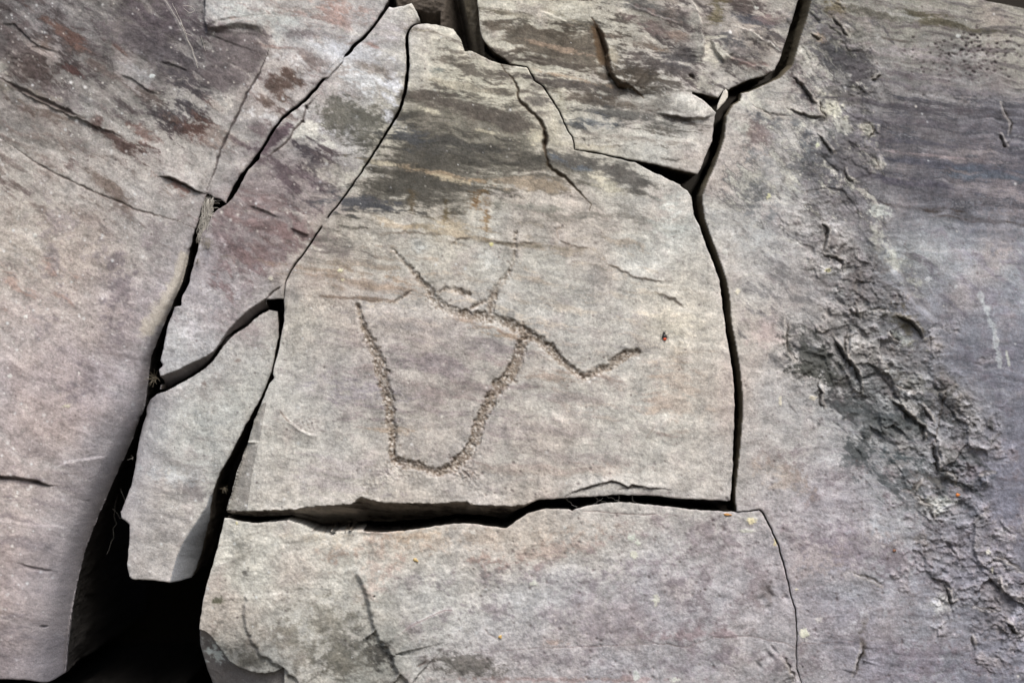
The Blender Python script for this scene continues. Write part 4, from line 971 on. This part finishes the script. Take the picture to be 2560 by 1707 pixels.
# keep the wedge below its own top corner
W1_poly = [p for p in W1_poly if p[1] > 4]
W2_poly = T('D',1812,728,1815,800,1815,900,1790,1020,1770,1120,1740,1200,1690,1310,1640,1400,1590,1490,1550,1568) + T('G',1500,80,1430,200,1395,290,1378,350,1352,500,1312,620,1272,750,1236,860,1218,907,1105,914,1000,896,880,890,850,870,835,800,842,700,850,600,850,530,795,490,785,450,810,400,850,280,870,200,880,100,890,0) + T('D',910,1480,935,1410,930,1362,960,1312,1010,1272,1060,1252,1150,1192,1250,1142,1330,1092,1402,1022,1432,970,1472,902,1512,872,1580,822,1640,772,1700,732,1742,716)
C_poly = (T('B',668,156,700,154,800,167,870,190,912,242,930,290,945,332,990,335,1060,370,1110,397,1180,417) + off(K3, nK(3, 2, 2, 2, 2, 2, 3))[1:] + T('B',2052,1062,2200,1140,2352,1210) + T('C',80,1198,150,1250,178,1290,190,1400,230,1480,260,1568)
  + T('F',275,310,320,410,360,530,380,700,400,860,420,970,440,1090,455,1250,455,1400,450,1568) + T('I',445,150,437,290,430,376,100,362,0,351) + T('H',2230,345,2100,341,1950,336,1800,346,1600,356,1520,366)
  + clow[::-1] + T('G',1490,400,1520,300,1550,190,1590,80,1620,0) + T('D',1660,1450,1700,1350,1740,1260,1762,1200,1795,1160,1785,1130,1797,1070,1817,1010,1832,930,1857,800,1862,720,1857,650)
  + off(K2s, nK(-3.2, -4, -5, -5, -3.2, -2.8, -2.6, -2.6, -2.4, -1.6))[::-1][:-1])
U_poly = (T('B',1030,-2000,1026,0,1035,60,1045,200,1062,250,1100,300,1150,345,1210,385) + off(K3, nK(-3, -2, -2, -2, -2, -2, -3))[1:] + T('B',2200,1076,2352,1116) + T('C',100,1112,215,1140,240,1100,270,1020,310,930,320,850,330,762,340,740,310,705,245,650,142,598,250,614,352,640,385,600,420,590,480,555,560,520,650,498,722,458,760,380,790,280,820,190,850,90,880,0,905,-2000))
k5r = (T('I',475,447,470,400,465,330,480,200,500,0) + T('F',515,1380,510,1250,495,1100,470,950,440,800,430,640,410,530,385,450,345,340,310,250,265,120,250,0)
  + T('C',252,1280,280,1200,330,1090,370,980,395,900,410,760,450,690,500,660,510,612,560,600,690,542,760,510,840,430,870,330,900,220,940,110,965,0,985,-300))
R_poly = ([(2044, -280), (2240, -140), (2400, -58)] + T('C',2060,-58,2110,-44,2160,-30,2230,-18,2290,-10,2352,2) + [(2640, 12), (2900, 40), (5000, 400), (5000, 4200), (2030, 4200)]
  + off(K7, nK(-1.6, -1.5, -1.0, -.5))[::-1] + T('I',560,442) + off(k5r, nK(0,-4,-7,-8,-9,-9,-9,-8,-5,-5,-9,-10,-12,-13)))
B_poly = (T('G',1462,492,1500,492,1560,512,1680,522,1800,513,1900,497,1990,528,2040,562,2110,582,2230,576) + T('H',0,580,120,578,250,573,300,578,350,582,440,582,600,568,750,545,880,527,1000,527,1100,542,1212,558,1280,512,1350,462,1450,432,1560,427,1625,432,1645,440,1680,425,1760,407,1900,387,2000,387,2150,402)
  + T('I',0,412,200,436,390,447,470,452,560,447,610,444) + off(K7, nK(1.6, 1.5, 1.0, .5)) + [(2020, 4200), (420, 4200)] + T('G',1480,1900,1360,1600,1318,1450,1293,1330,1300,1220,1318,1080,1342,960,1380,820,1420,680,1448,560))

CR = 'joint-bounded slabs of one sandstone face'
slab('rock_slab', L_poly, 'big pinkish rock at the left edge, its right shoulder rounding into the dark cleft', 'rock', z=6, rnd=4, thick=1450, wall=(38, 36, 34))  # near-black wall colour carries the shade of the cleft
slab('rock_slab', [(-2500, 1790), (0, 1772), (200, 1768), (395, 1775), (395, 4300), (-2500, 4300)], 'unseen rock added below the cleft at the bottom left to shut out sky light', 'rock', z=0, rnd=8, thick=1450, wall=(38, 36, 34))  # out-of-view slab added to keep sky light out of the cleft, walls darkened too
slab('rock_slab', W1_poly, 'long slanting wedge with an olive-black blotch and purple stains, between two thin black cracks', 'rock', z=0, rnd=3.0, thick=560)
W = near(T('G',1378,345,1352,500,1312,620,1272,750,1236,860,1218,907), 42)
H2 = HH.copy(); C2 = COL.copy()
w2m = inside(T('G',1366,345,1340,420,1262,540,1192,650,1152,740,1122,850,1105,925,1300,925,1420,345))
W = near(T('G',1366,345,1340,420,1262,540,1192,650,1152,740,1122,850,1105,925), 60)
mm = w2m[W.sl]
H2[W.sl] -= np.where(mm, 1.1 * W.d + .03 * W.d ** 2, 0)
C2[W.sl] = np.where(mm[..., None], C2[W.sl] * .3 + np.array((128, 134, 142)) * .7, C2[W.sl])  # bluish light on the side face put into its colour
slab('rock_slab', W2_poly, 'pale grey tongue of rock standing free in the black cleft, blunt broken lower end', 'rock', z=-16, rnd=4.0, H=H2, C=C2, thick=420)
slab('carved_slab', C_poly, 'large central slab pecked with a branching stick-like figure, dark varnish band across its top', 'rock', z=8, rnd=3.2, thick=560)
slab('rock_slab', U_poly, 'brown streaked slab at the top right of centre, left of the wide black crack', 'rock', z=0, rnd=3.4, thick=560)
H3 = HH.copy(); C3 = COL.copy()
W = near(k5r, 40)
lf = (W.s < 0)
wv = np.where(lf, W.d, 0)
H3[W.sl] -= wv * 7.0 * (1 + .25 * N['med'][W.sl])
C3[W.sl] = np.where(lf[..., None], np.array((104, 98, 84), np.float32) * (1 + .3 * N['iso'][W.sl] + .2 * N['med'][W.sl])[..., None], C3[W.sl])
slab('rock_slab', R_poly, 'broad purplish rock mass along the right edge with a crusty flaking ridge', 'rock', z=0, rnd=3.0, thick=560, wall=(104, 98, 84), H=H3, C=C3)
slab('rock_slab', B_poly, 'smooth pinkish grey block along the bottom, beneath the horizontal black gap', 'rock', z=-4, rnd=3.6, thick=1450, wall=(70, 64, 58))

# recessed block seen in the gap at the top
rp = T('B',455,-300,1045,-300,1075,300,1240,420,1180,440,930,330,900,200,660,170,640,60,500,60)
Hn = -40 + 9 * N['med'] + 16 * N['iso'] - 22 * sstep(820, 1200, UU)
Cn = np.zeros_like(COL) + np.array((74, 68, 62), np.float32); Cn *= (1 + .14 * N['med'] + .12 * N['fine'] + .15 * N['iso'])[..., None]
Hn = Hn - 130 * sstep(0, 60, (UU - (800 + 800 / 2.613)) ) * sstep(40, 0, UU - (800 + 960 / 2.613)) - 60 * sstep(10, 60, VV) * (UU < 1100)
mf = sstep(0, 20, UU - (800 + 890 / 2.613) - (VV * .22))
Hn = Hn * (1 - mf) + mf * (-70 - .5 * VV + 3 * np.sin(UU / 4.0 + N['iso'] * 4) + 3 * N['med'])
Cn = Cn * (1 - mf[..., None]) + mf[..., None] * (np.array((112, 106, 94), np.float32) * (1 + .15 * N['fine'][..., None] + .1 * N['med'][..., None]))
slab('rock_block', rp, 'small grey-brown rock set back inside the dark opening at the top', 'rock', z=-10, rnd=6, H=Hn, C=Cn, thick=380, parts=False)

# ---------------------------------------------------------------- setting behind and below
def backdrop():
    us = np.linspace(-3400, 6000, 120); vs = np.linspace(-2700, 3900, 90)
    u, v = np.meshgrid(us, vs)
    h = -1500 + 60 * fbm(u / 260, v / 260, 300, 4)
    co = to_world(u, v, h).reshape(-1, 3)
    jj, ii = np.meshgrid(np.arange(89), np.arange(119), indexing='ij'); a = (jj * 120 + ii).ravel()
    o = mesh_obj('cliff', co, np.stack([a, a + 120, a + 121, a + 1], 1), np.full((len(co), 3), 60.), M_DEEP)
    o['kind'] = 'structure'
    g = np.linspace(-14, 14, 60); x, y = np.meshgrid(g, np.linspace(-26, 1.5, 60))
    z = .05 * fbm(x / 1.3, y / 1.3, 310, 4)
    co = np.stack([x, y, z - .03], -1).reshape(-1, 3)
    jj, ii = np.meshgrid(np.arange(59), np.arange(59), indexing='ij'); a = (jj * 60 + ii).ravel()
    o = mesh_obj('ground', co, np.stack([a, a + 1, a + 61, a + 60], 1), np.full((len(co), 3), 90.), plain('soil', (.09, .075, .05), .95))
    o['kind'] = 'structure'
backdrop()

# ---------------------------------------------------------------- small things lying or growing in the joints
def hat(u, v, z=0.0):
    i = int(np.clip(np.searchsorted(UA, u), 0, NU - 1)); j = int(np.clip(np.searchsorted(VA, v), 0, NV - 1))
    return float(HH[j, i]) + z
def P3(u, v, h): return Vector(((u - CU) * S, -h * S, ZC - (v - CV) * S))
class MB:
    def __init__(s): s.v = []; s.f = []
    def tube(s, pts, r0, r1=None, n=5):
        r1 = r0 if r1 is None else r1; b = len(s.v); m = len(pts)
        for k, p in enumerate(pts):
            t = (pts[min(k + 1, m - 1)] - pts[max(k - 1, 0)]).normalized()
            a = t.cross(Vector((.3, .9, .2))).normalized(); c = t.cross(a)
            r = r0 + (r1 - r0) * k / max(1, m - 1)
            for q in range(n):
                an = 2 * math.pi * q / n; s.v.append(p + (a * math.cos(an) + c * math.sin(an)) * r)
        for k in range(m - 1):
            for q in range(n):
                s.f.append((b + k * n + q, b + k * n + (q + 1) % n, b + (k + 1) * n + (q + 1) % n, b + (k + 1) * n + q))
        s.f.append(tuple(b + q for q in range(n))[::-1]); s.f.append(tuple(b + (m - 1) * n + q for q in range(n)))
    def blob(s, c, ax, seed=0, rough=0.0, nu=14, nv=9):
        """ellipsoid with axes ax = (Vector, Vector, Vector)"""
        b = len(s.v); r = random.Random(seed)
        for j in range(nv + 1):
            th = math.pi * j / nv
            for i in range(nu):
                ph = 2 * math.pi * i / nu
                d = (math.sin(th) * math.cos(ph), math.sin(th) * math.sin(ph), math.cos(th)); k = 1 + rough * (r.random() - .5)
                s.v.append(c + (ax[0] * d[0] + ax[1] * d[1] + ax[2] * d[2]) * k)
        for j in range(nv):
            for i in range(nu):
                s.f.append((b + j * nu + i, b + (j + 1) * nu + i, b + (j + 1) * nu + (i + 1) % nu, b + j * nu + (i + 1) % nu))
    def build(s, name, mat, parent=None):
        me = bpy.data.meshes.new(name); me.from_pydata([tuple(p) for p in s.v], [], s.f); me.update(); me.validate()
        for p in me.polygons: p.use_smooth = True
        me.materials.append(mat); o = bpy.data.objects.new(name, me); scene.collection.objects.link(o); o.parent = parent
        return o
def tag(o, label, cat, group=None):
    o['label'] = label; o['category'] = cat; o['kind'] = 'thing'
    if group: o['group'] = group
def strand(a, b, sag, wob, n=9):
    out = []
    for k in range(n):
        t = k / (n - 1); p = a.lerp(b, t); e = math.sin(math.pi * t)
        out.append(p + Vector((random.uniform(-1, 1) * wob * e, random.uniform(-1, 0.3) * wob * e, random.uniform(-1, 1) * wob * e - sag * e)))
    return out
M_STRAW = plain('dry_straw', (.22, .19, .14)); M_WEB = plain('dusty_web', (.50, .48, .44)); M_ROOT = plain('dead_root', (.30, .27, .22))
def tuft(name, t, X, Y, n, ln, spread, label, cat, mat, r=.00035, dep=-30, main=None):
    r *= .6
    (u, v), = T(t, X, Y); mb = MB()
    for k in range(n):
        a = P3(u + random.gauss(0, spread * .25), v + random.gauss(0, spread * .35), dep + random.uniform(-20, 10))
        an = random.uniform(0, 2 * math.pi) if main is None else R_(main) + random.gauss(0, .55)
        L = ln * random.uniform(.4, 1)
        b = P3(u + math.cos(an) * L, v + math.sin(an) * L, dep + random.uniform(10, 45))
        mid = a.lerp(b, .5) + Vector((random.gauss(0, 1), random.gauss(0, .6), random.gauss(0, 1))) * (L * S * .22)
        pts = [a * (1 - t_) ** 2 + mid * 2 * t_ * (1 - t_) + b * t_ ** 2 for t_ in [i / 7 for i in range(8)]]
        mb.tube(pts, r * random.uniform(.7, 1.2), r * .4, 4)
    tag(mb.build(name, mat), label, cat)
tuft('dry_grass', 'D', 1010, 1165, 18, 26, 12, 'small tangle of dry root hairs in the cleft beside the slanting wedge lower corner', 'dry grass', M_STRAW, .0004, -16)
tuft('dry_grass', 'G', 1462, 300, 9, 15, 6, 'tiny tuft of bent straw in the black cleft left of the carved slab', 'dry grass', M_STRAW, .00035, -20)
tuft('dead_moss', 'D', 1345, 290, 46, 24, 30, 'fine dark hairs fringing the left edge of the slanting wedge', 'dead moss', M_ROOT, .0003, 4, 10)
tuft('dead_moss', 'D', 1285, 400, 22, 14, 14, 'short dark bristles on the wedge edge just below the longer hairs', 'dead moss', M_ROOT, .0003, 2, 0)
tuft('dead_moss', 'D', 1865, 690, 12, 14, 12, 'few curled hairs beside the small square hole', 'dead moss', M_ROOT, .0003, 6, 0)
tuft('dry_grass', 'G', 840, 110, 3, 12, 5, 'faint pale wisp high in the dark cleft left of the grey tongue of rock', 'dry grass', M_WEB, .0003, -60)
# cobwebs
mb = MB()
for k in range(46):
    x0, y0 = random.uniform(1330, 1400), random.uniform(1262, 1320); x1, y1 = random.uniform(1275, 1345), random.uniform(1480, 1680)
    (a0,), (b0,) = T('A', x0, y0), T('A', x1, y1)
    mb.tube(strand(P3(a0[0], a0[1], random.uniform(-22, 2)), P3(b0[0], b0[1], random.uniform(-30, 2)), 0, .004, 12), .00022 if k % 5 else .0004, None, 4)
for k in range(26):
    y0 = random.uniform(1275, 1560); f = (y0 - 1275) / 285
    (a0,), (b0,) = T('A', 1345 - 60 * f, y0), T('A', 1450 - 105 * f, y0 + random.uniform(-20, 60))
    mb.tube(strand(P3(a0[0], a0[1], random.uniform(-25, 2)), P3(b0[0], b0[1], random.uniform(-25, 2)), .001, .003), .0002, None, 4)
tag(mb.build('cobweb', M_WEB), 'dusty cobweb strands filling the top of the cleft between left rock and wedge', 'cobweb')
mb = MB()
for c in [(1080,0,1150,110,1230,260,1300,450), (1130,30,1190,150,1260,330,1295,420), (1200,40,1260,50,1280,75,1240,90,1205,60), (1180,130,1210,220,1260,240), (1320,240,1335,300,1345,340)]:
    pts = smooth(jitter(T('A', *c), 2.2, 8), 1)
    mb.tube([P3(u, v, hat(u, v, 6) + 5 + random.uniform(0, .8)) for u, v in pts], .0002, None, 4)
tag(mb.build('cobweb', M_WEB), 'thin looping cobweb thread on the purple stone at the top left', 'cobweb')
mb = MB()
for k in range(6):
    x0 = random.uniform(560, 860); (a0,), (b0,) = T('G', x0, random.uniform(200, 520)), T('G', x0 + random.uniform(-120, 200), random.uniform(350, 760))
    mb.tube(strand(P3(a0[0], a0[1], -140 + random.uniform(-90, 60)), P3(b0[0], b0[1], -140 + random.uniform(-90, 60)), .008, .006), .00022, None, 4)
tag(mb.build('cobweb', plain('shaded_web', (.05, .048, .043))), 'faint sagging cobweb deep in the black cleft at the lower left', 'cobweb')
mb = MB()
for (x0, y0, x1, y1) in [(1790,350,1900,400),(1780,405,1850,360),(1870,345,1960,380),(1600,360,1680,420),(1955,335,1950,385),(2040,345,2060,390)]:
    (a0,), (b0,) = T('H', x0, y0), T('H', x1, y1)
    mb.tube(strand(P3(a0[0], a0[1], -14), P3(b0[0], b0[1], -10), .001, .0015), .00022, None, 4)
tag(mb.build('cobweb', M_WEB), 'few fine web threads spanning the horizontal gap under the carved slab', 'cobweb')

# the red and black beetle on the carved slab
def beetle():
    (u, v), = T('E', 2248, 893); root = bpy.data.objects.new('beetle', None); scene.collection.objects.link(root)
    h = hat(u, v, 8) - 0; c = P3(u, v, h + 3.2); root.location = (0, 0, 0)
    tag(root, 'tiny dark beetle with red tail end on the carved slab', 'beetle')
    black = plain('beetle_black', (.015, .013, .013), .3); red = plain('beetle_red', (.55, .07, .02), .35)
    ax = lambda a, b, d: (Vector((a * S, 0, 0)), Vector((0, -b * S, 0)), Vector((0, 0, d * S)))
    m = MB(); m.blob(c, ax(6.2, 3.6, 7.5)); m.build('body', black, root)
    m = MB(); m.blob(c + Vector((.4 * S, -.8 * S, -5.2 * S)), ax(4.6, 3.2, 4.2)); m.build('wing_case', red, root)
    m = MB(); m.blob(c + Vector((-1 * S, 0, 9.2 * S)), ax(3.6, 2.8, 3.2)); m.build('head', black, root)
    for sx in (-1, 1):
        m = MB(); q = c + Vector((-1 * S + sx * 1.5 * S, -.5 * S, 11.5 * S)); m.tube([q, q + Vector((sx * 2 * S, -1 * S, 3 * S)), q + Vector((sx * 5 * S, -.5 * S, 4.5 * S))], .00022, .00015, 4); m.build('antenna', black, root)
        for dz in (4, 0, -4):
            m = MB(); q = c + Vector((sx * 4.5 * S, 0, dz * S)); m.tube([q, q + Vector((sx * 3.5 * S, -1.2 * S, dz * .3 * S)), q + Vector((sx * 6.5 * S, 3 * S, dz * .9 * S))], .0003, .0002, 4); m.build('leg', black, root)
beetle()
def crumb(name, t, X, Y, rx, ry, ang, c, label, cat, z=0, seed=1):
    (u, v), = T(t, X, Y); h = hat(u, v, z) + 1.2; p = P3(u, v, h); ca, sa = math.cos(R_(ang)), math.sin(R_(ang))
    m = MB(); m.blob(p, (Vector((ca * rx * S, 0, -sa * rx * S)), Vector((0, -min(rx, ry) * .8 * S, 0)), Vector((sa * ry * S, 0, ca * ry * S))), seed, .38, 10, 7)
    m.blob(p + Vector((ca * rx * 1.1 * S, 0, -sa * rx * 1.1 * S)), (Vector((ca * rx * .5 * S, 0, -sa * rx * .5 * S)), Vector((0, -ry * .6 * S, 0)), Vector((sa * ry * .6 * S, 0, ca * ry * .6 * S))), seed + 1, .4, 8, 6)
    tag(m.build(name, plain(name + '_skin', c, .7)), label, cat)
crumb('dry_bud', 'I', 410, 467, 8, 3.2, 5, (.42, .22, .07), 'orange-brown dry bud at the lower right corner of the carved slab', 'dry bud', -4, 3)
crumb('dry_bud', 'I', 1917, 340, 4.5, 4.5, 0, (.5, .17, .04), 'rusty orange speck of bud on the crusty ridge at the right', 'dry bud', 0, 5)
crumb('dry_bud', 'I', 1500, 700, 3.6, 3.8, 0, (.22, .11, .07), 'small brown crumb on the bare stone below the crusty ridge', 'dry bud', 0, 7)
crumb('dry_bud', 'H', 622, 762, 5.5, 4.5, 30, (.50, .38, .18), 'yellow-brown crumb on the bottom block below the long dark gap', 'dry bud', -4, 9)
crumb('dry_bud', 'H', 1176, 1265, 3.5, 5, 60, (.55, .38, .14), 'ochre crumb near the bottom edge of the lower block', 'dry bud', -4, 11)
# pale splinter wedged in the wide crack
def splinter(pts, d0, th, label):
    n = len(pts); v = []; 
    for k, dd in enumerate((d0, d0 - 2, d0 - th)):
        cx = sum(p[0] for p in pts) / n; cy = sum(p[1] for p in pts) / n; sc = (.78, 1, .9)[k]
        v += [P3(cx + (p[0] - cx) * sc, cy + (p[1] - cy) * sc, dd) for p in pts]
    f = [tuple(range(n))] + [(k * n + i, (k + 1) * n + i, (k + 1) * n + (i + 1) % n, k * n + (i + 1) % n) for k in (0, 1) for i in range(n)]
    me = bpy.data.meshes.new('rock_chip'); me.from_pydata([tuple(p) for p in v], [], f); me.update(); me.materials.append(stone_mat('chip_stone', .8, .3, .25, False, (.55, .53, .48)))
    o = bpy.data.objects.new('rock_chip', me); scene.collection.objects.link(o); tag(o, label, 'rock chip')
splinter(jitter(T('C',345,722,350,690,368,640,385,600,404,580,418,600,416,640,400,665,375,690,358,712), 1.2, 5), 6, 30, 'pale leaf-shaped splinter of stone wedged at the bend of the wide crack')
print('t', len(bpy.data.objects))
